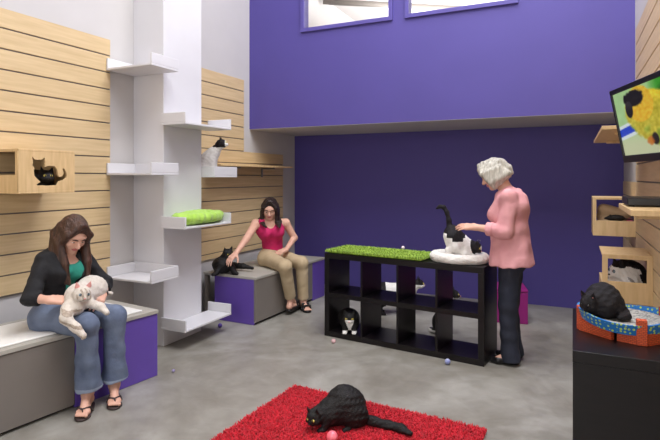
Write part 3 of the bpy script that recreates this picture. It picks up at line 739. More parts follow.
# ---------------------------------------------------------------- woman in black, seated on the near bench
def woman_in_black():
    base = V3(-3.05, 2.40, 0)
    r = empty('person', tuple(base), 'seated woman in black cardigan and jeans stroking a pale cat on her lap', 'person')
    HD = V3(-3.075, 2.425, 1.125); hf = nrm(V3(.80, -.18, -.62)); hu = nrm(V3(.55, -.05, .83))
    pel = V3(-3.19, 2.385, .60); wai = V3(-3.205, 2.39, .76); che = V3(-3.175, 2.40, .90); nk = V3(-3.135, 2.415, 1.015)
    sR, sL = V3(-3.175, 2.283, .948), V3(-3.165, 2.562, .945)
    eR, eL = V3(-3.12, 2.145, .745), V3(-3.06, 2.675, .745)
    wR, wL = V3(-3.00, 2.185, .735), V3(-2.925, 2.535, .705)
    hR, hL = V3(-3.17, 2.30, .575), V3(-3.17, 2.475, .575)
    kR, kL = V3(-2.79, 2.30, .575), V3(-2.775, 2.50, .58)
    aR, aL = V3(-2.86, 2.36, .105), V3(-2.82, 2.54, .105)
    tR, tL = V3(-2.755, 2.225, .030), V3(-2.695, 2.43, .030)
    B = Blob()
    B.cone(hR, hL, .105, .105, .04, flat=None); B.cone(pel, wai, .105, .095, .05, flat=((1,0,0),1.15)); B.cone(wai, che, .095, .112, .05, flat=((1,0,0),1.2))
    B.cone(che + V3(.0,-.06,.0), che + V3(0,.06,0), .095, .095, .05)
    for s in (-1, 1): B.ell(che + V3(.075, s*.068, -.03), (.055,.06,.055), k=.04)
    B.cone(che + V3(0,0,.07), nk, .075, .050, .05); B.cone(nk, HD + hf*(-.02) - hu*.05, .050, .052, .03)
    for S, E, Wr in ((sR, eR, wR), (sL, eL, wL)):
        B.cone(nk + V3(-.02,0,-.04), S, .05, .052, .04); B.cone(S, E, .046, .037, .02); B.cone(E, Wr, .037, .024, .015)
    for H_, K, A, T_ in ((hR, kR, aR, tR), (hL, kL, aL, tL)):
        B.cone(H_, K, .082, .054, .03); B.cone(K, A, .050, .032, .02); B.ell(K*.68 + A*.32 + V3(-.015,0,0), (.048,.046,.11), k=.03)
        foot(B, A, T_)
    q, f, l, u = head(B, HD, hf, hu)
    hand(B, wR, V3(.66,.72,-.10), V3(.35,-.25,.9), -1, (40,35,25)); hand(B, wL, V3(.52,-.80,-.20), V3(.55,.25,.8), 1, (22,25,18))
    B.build('body', [M['skin'], M['lips']], r, .0046, face_colors(q), off=base)
    face_bits(q, r, base, M['brow_dark'])
    # teal top
    T = Blob(); T.cone(pel + V3(0,0,.03), wai, .112, .104, .05, flat=((1,0,0),1.12)); T.cone(wai, che, .104, .119, .05, flat=((1,0,0),1.12)); T.cone(che + V3(0,-.06,0), che + V3(0,.06,0), .103, .103, .05)
    for s in (-1, 1): T.ell(che + V3(.080, s*.068, -.03), (.060,.066,.06), k=.04)
    T.cone(che + V3(0,0,.06), nk + V3(0,0,-.03), .085, .06, .04); T.sub(nk + V3(.07,0,-.01), (.12,.085,.085), k=.01); T.sub(nk + V3(0,0,.05), (.09,.09,.07), k=.01)
    T.build('top', M['teal'], r, .006, disp=wrinkle(.0025, 40, 1), off=base)
    # cardigan, open in front, sleeves to mid forearm
    C_ = Blob(); C_.cone(pel + V3(0,0,.02), wai, .126, .118, .05, flat=((1,0,0),1.12)); C_.cone(wai, che, .118, .130, .05, flat=((1,0,0),1.12)); C_.cone(che + V3(0,-.06,0), che + V3(0,.06,0), .114, .114, .05)
    for s in (-1, 1): C_.ell(che + V3(.083, s*.07, -.03), (.066,.072,.066), k=.04)
    C_.cone(che + V3(0,0,.06), nk + V3(0,0,-.02), .092, .066, .04)
    for k_ in range(6):
        z = .55 + .09*k_; C_.sub(V3(-3.02, 2.40+.004*k_, z), (.14, .020+.010*k_, .075), k=.015)
    C_.sub(nk + V3(.07,0,.0), (.13,.075,.10), k=.015); C_.sub(nk + V3(0,0,.055), (.075,.075,.07), k=.01)
    for S, E, Wr in ((sR, eR, wR), (sL, eL, wL)):
        C_.cone(nk + V3(-.02,0,-.045), S, .060, .058, .04); C_.cone(S, E, .057, .050, .02); C_.cone(E, E*.45 + Wr*.55, .050, .044, .02, cap=True)
    C_.build('cardigan', M['black_knit'], r, .006, disp=wrinkle(.004, 34, 2), off=base)
    # jeans, flared to the floor
    J = Blob(); J.cone(hR, hL, .117, .117, .04); J.cone(pel, pel*.4 + wai*.6, .122, .114, .05, flat=((1,0,0),1.08), cap=True)
    for H_, K, A in ((hR, kR, aR), (hL, kL, aL)):
        J.cone(H_, K, .096, .071, .03); J.cone(K, K*.5 + A*.5, .069, .066, .03); J.cone(K*.5 + A*.5, A + V3(.008,0,.045), .066, .088, .02, cap=True)
    J.plane((0,0,.505), (0,0,-1), near=((-3.18, 2.385, .5), .21))
    zc = .115
    J.build('jeans', [M['jeans'], M['jeans_hem']], r, .0062, lambda P, mi: np.where(P[:,2] < .160, 1, 0), disp=wrinkle(.004, 30, 3), off=base)
    # flip-flops
    for A, T_ in ((aR, tR), (aL, tL)):
        d = nrm(V3(T_[0]-A[0], T_[1]-A[1], 0)); ll = V3(-d[1], d[0], 0)
        S_ = Blob(); hl = V3(A[0], A[1], .010) - d*.05; bl_ = V3(T_[0], T_[1], .010) - d*.045
        S_.cone(hl, bl_, .036, .046, .01, flat=((0,0,1),1)); S_.cone(bl_, bl_ + d*.022, .046, .038, .01)
        S_.plane((0,0,.016), (0,0,1)); S_.plane((0,0,.001), (0,0,-1))
        o = S_.build('flip_flop', M['sandal'], r, .005, off=base)
        tp = V3(T_[0], T_[1], .05) - d*.032
        MB().tube([tuple(p - base) for p in (V3(T_[0],T_[1],.016) - d*.03 + ll*.008, tp + V3(0,0,.012), tp - d*.045 + ll*.036 + V3(0,0,.004), tp - d*.08 + ll*.045 - V3(0,0,.036))], .006, 8).tube([tuple(p - base) for p in (tp + V3(0,0,.012), tp - d*.045 - ll*.036 + V3(0,0,.004), tp - d*.08 - ll*.045 - V3(0,0,.036))], .006, 8).build('strap', M['sandal'], o)
    # bracelet on the left wrist
    wd = loft_dir(eL, wL); a1 = nrm(np.cross(wd, V3(0,0,1))); a2 = np.cross(wd, a1); wc = wL - wd*.015
    MB().tube([tuple(wc - base + (a1*math.cos(t_)+a2*math.sin(t_))*.031) for t_ in np.linspace(0, 2*math.pi, 25)], .005, 8).build('bracelet', M['bracelet'], r)
    # long straight hair, parted in the middle
    Hh = Blob(); Hh.ell(q(-.022,0,.034), (.102,.088,.094), f, u, .02); Hh.ell(q(-.05,0,-.03), (.075,.085,.10), f, u, .03)
    for s in (-1, 1):
        for j in range(7):
            t_ = j/6
            a_ = q(.055-.12*t_, s*.012, .116-.018*t_); b_ = q(.066-.13*t_, s*(.070+.006*t_), .045-.02*t_); c_ = q(.040-.12*t_, s*.088, -.05)
            g_ = V3(-3.03 - .022*j, HD[1] + .005 + s*(.072+.011*j), .80 + .012*j); m_ = c_*.5 + g_*.5 + V3(.012,0,.0)
            Hh.chain([a_, b_, c_, m_, g_], [.020,.021,.023,.023,.013], .012)
    Hh.sub(q(.085,-.0,-.035), (.075,.052,.098), f, u, .010)
    Hh.build('hair', M['hair_brown'], r, .0055, disp=wrinkle(.0022, 110, 5, .08), off=base)
    return r
woman_in_black()

# ---------------------------------------------------------------- woman in hot pink, seated on the far bench
def woman_in_pink():
    base = V3(-3.05, 5.1, 0)
    r = empty('person', tuple(base), 'seated woman in hot pink sleeveless top and khaki trousers reaching to a black cat', 'person')
    HD = V3(-3.115, 5.0, 1.155); hf = nrm(V3(.42, -.80, -.42)); hu = nrm(V3(.20, -.30, .93))
    pel = V3(-3.17, 5.16, .60); wai = V3(-3.17, 5.14, .76); che = V3(-3.16, 5.08, .91); nk = V3(-3.145, 5.035, 1.035)
    ff = nrm(V3(.75, -.66, 0)); rr_ = nrm(V3(-.66, -.75, 0))     # torso facing, her right
    sR = che + rr_*.170 + V3(0,0,.075); sL = che - rr_*.188 + V3(0,0,.070)
    eR = V3(-3.225, 4.69, .835); wR = V3(-3.22, 4.49, .705)
    eL = V3(-2.965, 5.30, .80); wL = V3(-2.955, 5.09, .685)
    hR, hL = V3(-3.19, 5.07, .575), V3(-3.14, 5.245, .575)
    kR, kL = V3(-2.80, 4.80, .555), V3(-2.77, 5.12, .545)
    aR, aL = V3(-2.835, 4.985, .165), V3(-2.785, 5.185, .10)
    tR, tL = V3(-2.86, 5.185, .065), V3(-2.665, 5.09, .03)
    B = Blob()
    B.cone(hR, hL, .105, .105, .04); B.cone(pel, wai, .108, .098, .05, flat=(ff,1.1)); B.cone(wai, che, .098, .112, .05, flat=(ff,1.15))
    B.cone(che + rr_*.06, che - rr_*.06, .097, .097, .05)
    for s in (-1, 1): B.ell(che + ff*.08 + rr_*s*.068 + V3(0,0,-.03), (.06,.062,.058), ff, k=.04)
    B.cone(che + V3(0,0,.07), nk, .075, .05, .05); B.cone(nk, HD - hf*.02 - hu*.05, .050, .052, .03)
    for S, E, Wr in ((sR, eR, wR), (sL, eL, wL)):
        B.cone(nk + V3(0,0,-.045), S, .048, .050, .04); B.cone(S, E, .047, .039, .02); B.cone(E, Wr, .039, .025, .015)
    for H_, K, A in ((hR, kR, aR), (hL, kL, aL)):
        B.cone(H_, K, .085, .055, .03); B.cone(K, A, .050, .034, .02)
    foot(B, aL, tL, barefoot=True); foot(B, aR, tR)
    q, f, l, u = head(B, HD, hf, hu)
    hand(B, wR, V3(-.05,-.88,-.40), V3(.10,-.35,.92), -1, (18,22,15)); hand(B, wL, V3(-.30,-.90,-.12), V3(.2,-.1,.95), 1, (30,40,25))
    B.build('body', [M['skin'], M['lips']], r, .005, face_colors(q), off=base)
    face_bits(q, r, base, M['brow_dark'])
    T = Blob(); T.cone(pel, wai, .126, .108, .05, flat=(ff,1.05)); T.cone(wai, che, .108, .121, .05, flat=(ff,1.08)); T.cone(che + rr_*.06, che - rr_*.06, .106, .106, .05)
    for s in (-1, 1):
        T.ell(che + ff*.086 + rr_*s*.068 + V3(0,0,-.03), (.066,.07,.066), ff, k=.04)
        T.cone(che + rr_*s*.09 + V3(0,0,.05), nk + rr_*s*.085 + V3(0,0,-.03), .066, .045, .03)
    T.plane(pel + V3(0,0,-.02), (0,0,-1)); T.sub(nk + ff*.08 + V3(0,0,-.02), (.10,.062,.085), ff, k=.012); T.sub(nk + V3(0,0,.05), (.085,.062,.085), ff, k=.012)
    for S in (sR, sL): T.sub(S + nrm(S-che)*.035 + V3(0,0,-.005), (.07,.055,.085), nrm(S-che)*V3(1,1,0), k=.01)
    T.build('top', M['pink_knit'], r, .006, disp=wrinkle(.0035, 38, 7), off=base)
    J = Blob(); J.cone(hR, hL, .118, .118, .04); J.cone(pel, pel*.5 + wai*.5, .120, .112, .05, flat=(ff,1.05), cap=True)
    for H_, K, A, fr in ((hR, kR, aR, .94), (hL, kL, aL, .93)):
        c_ = K*(1-fr) + A*fr; J.cone(H_, K, .098, .072, .03); J.cone(K, c_, .070, .062, .03, cap=True)
    J.plane((0,0,.496), (0,0,-1), near=((-3.17, 5.15, .5), .22))
    J.build('trousers', M['khaki'], r, .0065, disp=wrinkle(.0012, 30, 8), off=base)
    for A, T_ in ((aL, tL), (aR, tR)):
        d = nrm(V3(T_[0]-A[0], T_[1]-A[1], 0)); z0 = T_[2]-.03
        S_ = Blob(); hl = V3(A[0], A[1], z0+.018) - d*.05; bl_ = V3(T_[0], T_[1], z0+.018) - d*.04
        S_.cone(hl, bl_, .038, .046, .01); S_.cone(bl_, bl_ + d*.02, .046, .038, .01); S_.plane((0,0,z0+.03), (0,0,1)); S_.plane((0,0,z0+.001), (0,0,-1))
        for t_, w_ in ((.05,.047), (.10,.046)):
            pc = bl_ + d*(.045-t_); ll = V3(-d[1], d[0], 0)
            S_.chain([pc + ll*w_, pc + ll*w_*.7 + V3(0,0,.04+t_*.25), pc - ll*w_*.7 + V3(0,0,.04+t_*.25), pc - ll*w_], [.012]*4, .006)
        S_.build('sandal', M['shoe_black'], r, .005, off=base)
    Hh = Blob(); Hh.ell(q(-.024,0,.032), (.102,.087,.094), f, u, .02); Hh.ell(q(-.05,0,-.03), (.07,.083,.10), f, u, .03)
    for s in (-1, 1):
        for j in range(6):
            t_ = j/5
            a_ = q(.050-.12*t_, s*.012, .116-.018*t_); b_ = q(.062-.13*t_, s*(.072+.006*t_), .040-.02*t_); c_ = q(.035-.12*t_, s*.086, -.055)
            e_ = c_ + V3(-.01, .015, -.09); g_ = V3(HD[0]-.01, HD[1]+.01, 0) + l*s*(.075+.012*j) - V3(0,0,-1)*(.955+.012*j) + ff*(.125-.028*j)
            Hh.chain([a_, b_, c_, e_, g_], [.020,.020,.022,.024,.012], .010)
    Hh.sub(q(.088,0,-.035), (.075,.056,.098), f, u, .010)
    Hh.build('hair', M['hair_dark'], r, .006, disp=wrinkle(.0022, 110, 9, .08), off=base)
    return r
woman_in_pink()

# ---------------------------------------------------------------- silver-haired woman standing at the bookcase
def standing_woman():
    base = V3(-.47, 4.45, 0)
    r = empty('person', tuple(base), 'standing silver-haired woman in pale pink shirt and dark jeans stroking a cat', 'person')
    HD = V3(-.595, 4.45, 1.535); hf = nrm(V3(-.86, -.10, -.50)); hu = nrm(V3(-.50, -.03, .86))
    pel = V3(-.465, 4.45, .90); wai = V3(-.47, 4.45, 1.05); che = V3(-.465, 4.45, 1.24); nk = V3(-.495, 4.45, 1.40)
    sL, sR = V3(-.455, 4.285, 1.35), V3(-.455, 4.615, 1.35)
    eL, eR = V3(-.485, 4.245, 1.085), V3(-.44, 4.665, 1.09)
    wL, wR = V3(-.715, 4.295, 1.105), V3(-.50, 4.665, .87)
    hL, hR = V3(-.45, 4.365, .86), V3(-.45, 4.535, .86)
    kL, kR = V3(-.475, 4.375, .47), V3(-.48, 4.525, .47)
    aL, aR = V3(-.462, 4.38, .085), V3(-.455, 4.535, .085)
    tL, tR = V3(-.606, 4.362, .026), V3(-.580, 4.54, .026)
    B = Blob()
    B.cone(hL, hR, .100, .100, .04); B.cone(pel, wai, .12, .112, .05, flat=((1,0,0),1.05)); B.cone(wai, che, .112, .12, .05, flat=((1,0,0),1.1)); B.cone(che + V3(0,-.07,.02), che + V3(0,.07,.02), .10, .10, .05)
    for s in (-1, 1): B.ell(che + V3(-.085, s*.07, -.03), (.06,.06,.06), k=.04)
    B.cone(che + V3(0,0,.08), nk, .075, .052, .05); B.cone(nk, HD - hf*.03 - hu*.05, .052, .052, .03)
    for S, E, Wr in ((sL, eL, wL), (sR, eR, wR)):
        B.cone(nk + V3(0,0,-.05), S, .05, .052, .04); B.cone(S, E, .048, .039, .02); B.cone(E, Wr, .039, .026, .015)
    for H_, K, A, T_ in ((hL, kL, aL, tL), (hR, kR, aR, tR)):
        B.cone(H_, K, .085, .055, .03); B.cone(K, A, .050, .034, .02); foot(B, A, T_, barefoot=False)
    q, f, l, u = head(B, HD, hf, hu)
    hand(B, wL, V3(-.98,.12,.02), V3(.0,-.55,.83), 1, (8,12,10), thumb=(.8,.45,.35)); hand(B, wR, V3(-.25,0,-.97), V3(.2,.95,0), -1, (15,20,15))
    B.build('body', [M['skin'], M['lips']], r, .005, face_colors(q), off=base)
    face_bits(q, r, base, M['brow_grey'])
    T = Blob(); T.cone(pel + V3(.012,0,-.09), wai, .180, .138, .05, flat=((0,1,0),.80)); T.cone(wai, che, .138, .138, .06, flat=((0,1,0),.86)); T.cone(che + V3(0,-.07,.02), che + V3(0,.07,.02), .118, .118, .06)
    for s in (-1, 1): T.ell(che + V3(-.09, s*.07, -.035), (.075,.075,.08), k=.05)
    T.ell(che + V3(.05, 0, .05), (.09,.13,.12), k=.06)
    T.cone(che + V3(0,0,.08), nk + V3(0,0,-.025), .092, .062, .05)
    for S, E, Wr in ((sL, eL, wL), (sR, eR, wR)):
        T.cone(nk + V3(.01,0,-.06), S, .064, .068, .05); T.cone(S, E, .066, .059, .02); T.cone(E, E*.52 + Wr*.48, .058, .050, .02, cap=True)
    T.plane((0,0,.80), (0,0,-1)); T.sub(nk + V3(-.06,0,.02), (.07,.05,.06), k=.01)
    T.build('shirt', M['pink_shirt'], r, .006, disp=wrinkle(.006, 26, 11), off=base)
    for E, Wr in ((eL, wL), (eR, wR)):
        d = loft_dir(E, Wr); c_ = E*.50 + Wr*.50; K_ = Blob(); K_.cone(c_ - d*.028, c_ + d*.028, .056, .056, .004, cap=True); K_.plane(c_ - d*.028, -d)
        K_.build('cuff', M['pink_shirt'], r, .005, disp=wrinkle(.002, 50, 12), off=base)
    K_ = Blob(); n = 16
    for k in range(n):
        a = math.radians(40 + 280*k/n) ; a2 = math.radians(40 + 280*(k+1)/n)
        p = lambda t_: nk + V3(-math.cos(t_)*.062 + .004, math.sin(t_)*.066, -.014 + .016*math.cos(t_+math.pi))
        K_.cone(p(a), p(a2), .012, .012, .004, flat=((0,0,1),.45))
    K_.build('collar', M['pink_shirt'], r, .005, off=base)
    J = Blob(); J.cone(hL + V3(0,.02,0), hR - V3(0,.02,0), .105, .105, .04); J.cone(pel + V3(.005,0,-.02), pel + V3(0,0,.05), .125, .115, .05, flat=((0,1,0),.95))
    J.ell(V3(-.40, 4.39, .85), (.075,.085,.09), k=.04); J.ell(V3(-.40, 4.51, .85), (.075,.085,.09), k=.04)
    for H_, K, A in ((hL, kL, aL), (hR, kR, aR)):
        J.cone(H_, K, .096, .075, .03); J.cone(K, K*.4 + A*.6, .073, .068, .03); J.cone(K*.4 + A*.6, A + V3(.012,0,-.055), .068, .077, .02, cap=True)
    J.build('jeans', M['dark_jeans'], r, .0065, disp=wrinkle(.0035, 24, 13), off=base)
    for A, T_ in ((aL, tL), (aR, tR)):
        S_ = Blob(); d, ll, heel, ball_ = foot(S_, A + V3(0,0,-.03), T_, barefoot=False, w=1.05)
        S_.cone(heel, ball_, .036, .034, .02); S_.cone(ball_, ball_ + d*.045, .036, .024, .02); S_.plane((0,0,.001), (0,0,-1)); S_.plane((0,0,.062), (0,0,1))
        S_.sub(A + d*.065 + V3(0,0,-.012), (.060,.030,.05), d, k=.008)
        S_.build('flat_shoe', M['shoe_black'], r, .005, off=base)
    Hh = Blob(); Hh.ell(q(-.022,0,.034), (.106,.092,.098), f, u, .02); Hh.ell(q(-.055,0,-.015), (.075,.086,.085), f, u, .03)
    for s in (-1, 1):
        for j in range(8):
            t_ = j/7
            a_ = q(.060-.12*t_, s*.015, .118-.016*t_); b_ = q(.072-.145*t_, s*(.080+.004*t_), .040-.02*t_); c_ = q(.050-.145*t_, s*.094, -.05); d_ = q(.050-.150*t_, s*(.082-.02*t_), -.105+.03*t_)
            Hh.chain([a_, b_, c_, d_], [.022,.024,.026,.012], .010)
    for j in range(5):
        y = -.06 + .03*j; Hh.chain([q(-.10, y, .06), q(-.122, y, -.01), q(-.13, y, -.06)], [.03,.03,.014], .012)
    for j in range(5):
        y = -.05 + .025*j; Hh.chain([q(.03, y*.6, .12), q(.080, y, .088), q(.094, y*1.2, .056)], [.018,.016,.010], .010)
    Hh.sub(q(.098,0,-.04), (.072,.062,.085), f, u, .010)
    Hh.build('hair', M['hair_white'], r, .006, disp=wrinkle(.0028, 100, 14, .12), off=base)
    return r
standing_woman()
# ================================================================== CATS
def cat_head(B, c, f, u, s=1., tag=0, ear_tag=None, k=.012):
    c = V3(*c); f = nrm(f); u = np.asarray(u, float); u = nrm(u - f*np.dot(u, f)); l = np.cross(u, f)
    q = lambda x, y, z: c + (f*x + l*y + u*z)*s
    et = tag if ear_tag is None else ear_tag
    B.ell(q(0,0,0), (.047*s,.047*s,.042*s), f, u, k, tag); B.ell(q(.036,0,-.014), (.022*s,.022*s,.016*s), f, u, k, tag)
    for y in (-1, 1):
        B.ell(q(.018, y*.026, -.014), (.024*s,.022*s,.020*s), f, u, k, tag)
        B.cone(q(-.004, y*.026, .026), q(-.004, y*.038, .068), .021*s, .004*s, .006, et, flat=(f, 2.2))
        B.sub(q(.010, y*.033, .044), (.006*s,.009*s,.016*s), f, u, .004)
    return q
def cat_face(q, parent, s, eye='eye_yellow', nose='pinkskin', off=(0,0,0), slit=.5, inner=True):
    f = nrm(q(1,0,0)-q(0,0,0)); l = nrm(q(0,1,0)-q(0,0,0)); u = nrm(q(0,0,1)-q(0,0,0))
    for y in (-1, 1):
        c = q(.0375, y*.020, .008) - V3(*off)
        mb = MB(); mb.sphere((0,0,0), .0095*s, u=14, v=10)
        for fc in mb.bm.faces:
            n_ = fc.calc_center_median().normalized(); fc.material_index = 1 if abs(np.dot(n_, l)) < .38 and np.dot(n_, f) > 0 else 0
        o = mb.build('eye', [M[eye], M['pupil']], parent); o.location = tuple(c)
    o = MB().sphere((0,0,0), .0055*s, (1,1.2,.8), u=10, v=8).build('nose', M[nose], parent); o.location = tuple(q(.0575,0,-.008) - V3(*off))
def paw(B, p, d, s=1., tag=0):
    d = nrm(d); l = nrm(np.cross(V3(0,0,1), d))
    B.ell(V3(*p)+V3(0,0,.014*s), (.026*s,.019*s,.014*s), d, k=.008, tag=tag)
    for o in (-.011, -.0035, .0035, .011): B.ell(V3(*p)+d*.022*s+l*o*s+V3(0,0,.010*s), (.009*s,.0055*s,.009*s), d, k=.003, tag=tag)
def sub_color(fn, n=1): return fn

# black cat crouched on the red rug (local frame: facing +X)
def rug_cat():
    r = empty('cat', (-1.275, 2.83, .022), 'black cat crouched on the red rug, tail stretched along it', 'cat', rz=228)
    B = Blob()
    B.ell((-.045,0,.12), (.125,.108,.115), k=.03); B.ell((-.03,0,.135), (.095,.09,.122), k=.04); B.ell((.06,0,.09), (.08,.078,.085), k=.04)
    for y in (-1, 1):
        B.ell((-.075, y*.080, .075), (.08,.05,.075), k=.03); B.cone((.08, y*.05, .09), (.115, y*.045, .02), .034, .02, .02); paw(B, (.13, y*.045, 0), (1,0,0)); paw(B, (-.01, y*.10, 0), (1,0,0))
    B.cone((.07,0,.11), (.14,0,.10), .062, .045, .03)
    q = cat_head(B, (.165,.015,.092), (.78,.50,-.36), (.32,.15,.93), 1.02)
    B.chain([(-.12,.05,.05), (-.18,.105,.034), (-.24,.165,.028), (-.295,.23,.027), (-.31,.30,.027)], [.032,.028,.027,.027,.018], .02)
    B.plane((0,0,.001), (0,0,-1))
    B.build('body', M['blackfur'], r, .005, disp=wrinkle(.0018, 120, 21))
    cat_face(q, r, 1.02, nose='pupil'); r.scale = (1, 1, .90)
rug_cat()

# pale cat draped over the lap (room coordinates)
def lap_cat():
    base = V3(-2.93, 2.42, .655)
    r = empty('cat', tuple(base), 'cream white cat lying over the lap of the woman in black', 'cat')
    B = Blob(); s = 1.0
    B.cone((-2.985, 2.49, .745), (-2.905, 2.33, .735), .088, .082, .03); B.ell((-2.99, 2.51, .745), (.095,.095,.085), k=.03)
    B.cone((-2.905, 2.33, .735), (-2.855, 2.26, .695), .078, .060, .03)
    q = cat_head(B, (-2.815, 2.285, .775), (.88,-.42,-.22), (.20,-.03,.97), 1.12, 0)
    B.cone((-2.87, 2.30, .75), (-2.82, 2.285, .77), .054, .045, .02)
    B.chain([(-2.86,2.215,.69), (-2.815,2.165,.645), (-2.755,2.19,.59), (-2.715,2.205,.545)], [.042,.033,.026,.022], .02)
    for o in (-.010,.0,.010): B.ell((-2.706,2.205+o,.532), (.010,.008,.013), k=.004)
    B.chain([(-2.845,2.345,.70), (-2.77,2.385,.672), (-2.715,2.385,.640)], [.034,.024,.018], .02)
    B.chain([(-3.03,2.56,.72), (-3.03,2.60,.70), (-2.95,2.63,.69)], [.026,.02,.014], .02)
    def col(P, mi):
        d = P - q(.03,0,.0); f = np.linalg.norm(d, axis=1) < .045
        e = np.array([q(-.004, y*.036, .055) for y in (-1,1)]); ear = np.min(np.linalg.norm(P[:,None]-e[None], axis=2), axis=1) < .026
        st = (np.sin(P[:,2]*130 + P[:,0]*60) > .35) & (P[:,1] < 2.27) & (P[:,2] < .70)
        return np.where(ear, 2, np.where((f & (np.sin(P[:,1]*260) > .2)) | st, 1, 0))
    B.build('body', [M['creamfur'], M['tabbyfur'], M['pinkskin']], r, .0042, col, disp=wrinkle(.0012, 140, 22), off=base)
    cat_face(q, r, 1.12, 'eye_blue', 'pinkskin', off=base)
lap_cat()

# black cat inside the left box
def box_cat():
    r = empty('cat', (-3.49, 2.42, 1.4185), 'black cat peering out of the cat-shaped cutout of the birch box', 'cat', rz=-8)
    B = Blob(); B.ell((0,.02,.075), (.085,.13,.07), k=.03); B.ell((.05,-.06,.075), (.085,.07,.07), k=.03); B.cone((.03,.0,.08), (.09,.03,.095), .06, .05, .03)
    q = cat_head(B, (.120,.035,.100), (.97,-.25,-.1), (.1,0,1), 1.0); B.chain([(-.06,.12,.03), (.0,.15,.022), (.07,.135,.02)], [.024,.02,.014], .02)
    for y in (-1,1): B.cone((.06,y*.05-.03,.05), (.125,y*.045-.04,.018), .03, .018, .02)
    B.plane((0,0,.001), (0,0,-1))
    B.build('body', M['blackfur'], r, .0055); cat_face(q, r, 1.0, 'eye_yellow', 'pupil')
box_cat()

# black and white cat sitting on the white shelf behind the column
def shelf_cat():
    r = empty('cat', (-3.37, 4.225, 1.5305), 'white cat with black head and back sitting on a white shelf', 'cat', rz=20)
    B = Blob()
    B.ell((-.05,0,.085), (.085,.07,.085), k=.03); B.cone((-.05,0,.12), (.045,0,.225), .078, .058, .04); B.ell((.01,0,.17), (.065,.06,.07), k=.03)
    for y in (-1,1):
        B.ell((-.03,y*.055,.05), (.07,.035,.05), k=.02); B.cone((.045,y*.032,.17), (.055,y*.03,.02), .030, .017, .02); paw(B, (.062,y*.03,0), (1,0,0)); paw(B, (.03,y*.06,0), (1,0,0))
    B.cone((.045,0,.225), (.10,0,.295), .05, .04, .03); q = cat_head(B, (.125,0,.325), (.95,.15,.05), (-.05,0,1), 1.08)
    B.chain([(-.12,.02,.03), (-.13,.07,.022), (-.07,.11,.02), (.02,.11,.018)], [.022,.02,.018,.012], .02)
    B.plane((0,0,.001), (0,0,-1))
    hc = q(0,0,0)
    def col(P, mi):
        hd = P - hc; h = (np.linalg.norm(hd, axis=1) < .085) & (hd @ nrm(q(1,0,0)-hc) < .036) & (P[:,2] > .285)
        bk = (P[:,0] < -.045) & (P[:,2] > .10) & (P[:,2] < .26)
        return np.where(h | bk, 1, 0)
    B.build('body', [M['whitefur'], M['darkfur']], r, .005, col, disp=wrinkle(.0015, 120, 24)); cat_face(q, r, 1.08, 'eye_yellow', 'pinkskin'); r.scale = (1.12, 1.12, 1.0)
shelf_cat()

# black cat on the far bench
def bench_cat():
    r = empty('cat', (-3.365, 4.505, .4925), 'black cat lying on the far grey bench under the reaching hand', 'cat', rz=-45)
    B = Blob()
    B.ell((-.04,-.02,.075), (.12,.095,.075), k=.03); B.ell((.03,-.03,.08), (.085,.08,.08), k=.04); B.cone((.0,.0,.10), (.02,.01,.16), .06, .05, .03)
    q = cat_head(B, (.035,.02,.195), (.85,.35,-.25), (.2,0,1), 1.05)
    for p in (((.06,-.06,.06), (.12,-.10,.02), (.15,-.13,.014)), ((.07,.05,.06), (.13,.06,.025), (.17,.08,.016))): B.chain(p, [.035,.022,.016], .02)
    B.chain([(-.08,.09,.05), (-.02,.17,.05), (.04,.25,.035)], [.035,.025,.014], .02)
    B.plane((0,0,.001), (0,0,-1))
    B.build('body', M['blackfur'], r, .005, disp=wrinkle(.0018, 120, 25)); cat_face(q, r, 1.05, 'eye_yellow', 'pupil'); r.scale = (1.15, 1.15, 1.08)
bench_cat()

# tuxedo cat in the lower left compartment
def cubby_cat():
    p = ul(.215, .13, .0505); ang = math.degrees(math.atan2(-p[1], -p[0])) - 6
    r = empty('cat', tuple(p), 'black cat with white chest bib crouched in the lower left compartment of the bookcase', 'cat', rz=ang)
    B = Blob()
    B.ell((-.05,-.02,.10), (.10,.085,.095), k=.03); B.ell((.03,0,.085), (.07,.07,.08), k=.03); B.cone((.03,0,.11), (.06,0,.145), .055, .045, .03)
    q = cat_head(B, (.085,.0,.15), (.93,0,-.35), (.3,0,.95), 1.08)
    for y in (-1,1): B.cone((.06,y*.035,.08), (.09,y*.035,.018), .03, .017, .02); paw(B, (.10,y*.035,0), (1,0,0)); 
    B.plane((0,0,.001), (0,0,-1))
    mz = q(.045,0,-.02)
    def col(P, mi):
        bib = (np.abs(P[:,1]) < .012 + .35*np.clip(P[:,2]-.05,0,.06)) & (P[:,2] < .135) & (P[:,0] > .05) & (P[:,2] > .03)
        mu = np.linalg.norm(P-mz, axis=1) < .024
        pw = (P[:,2] < .03) & (P[:,0] > .085)
        return np.where(bib | pw | mu, 1, 0)
    B.build('body', [M['blackfur'], M['whitefur']], r, .0048, col); cat_face(q, r, 1.08, 'eye_yellow', 'pinkskin'); r.scale = (1.1, 1.25, 1.02)
cubby_cat()

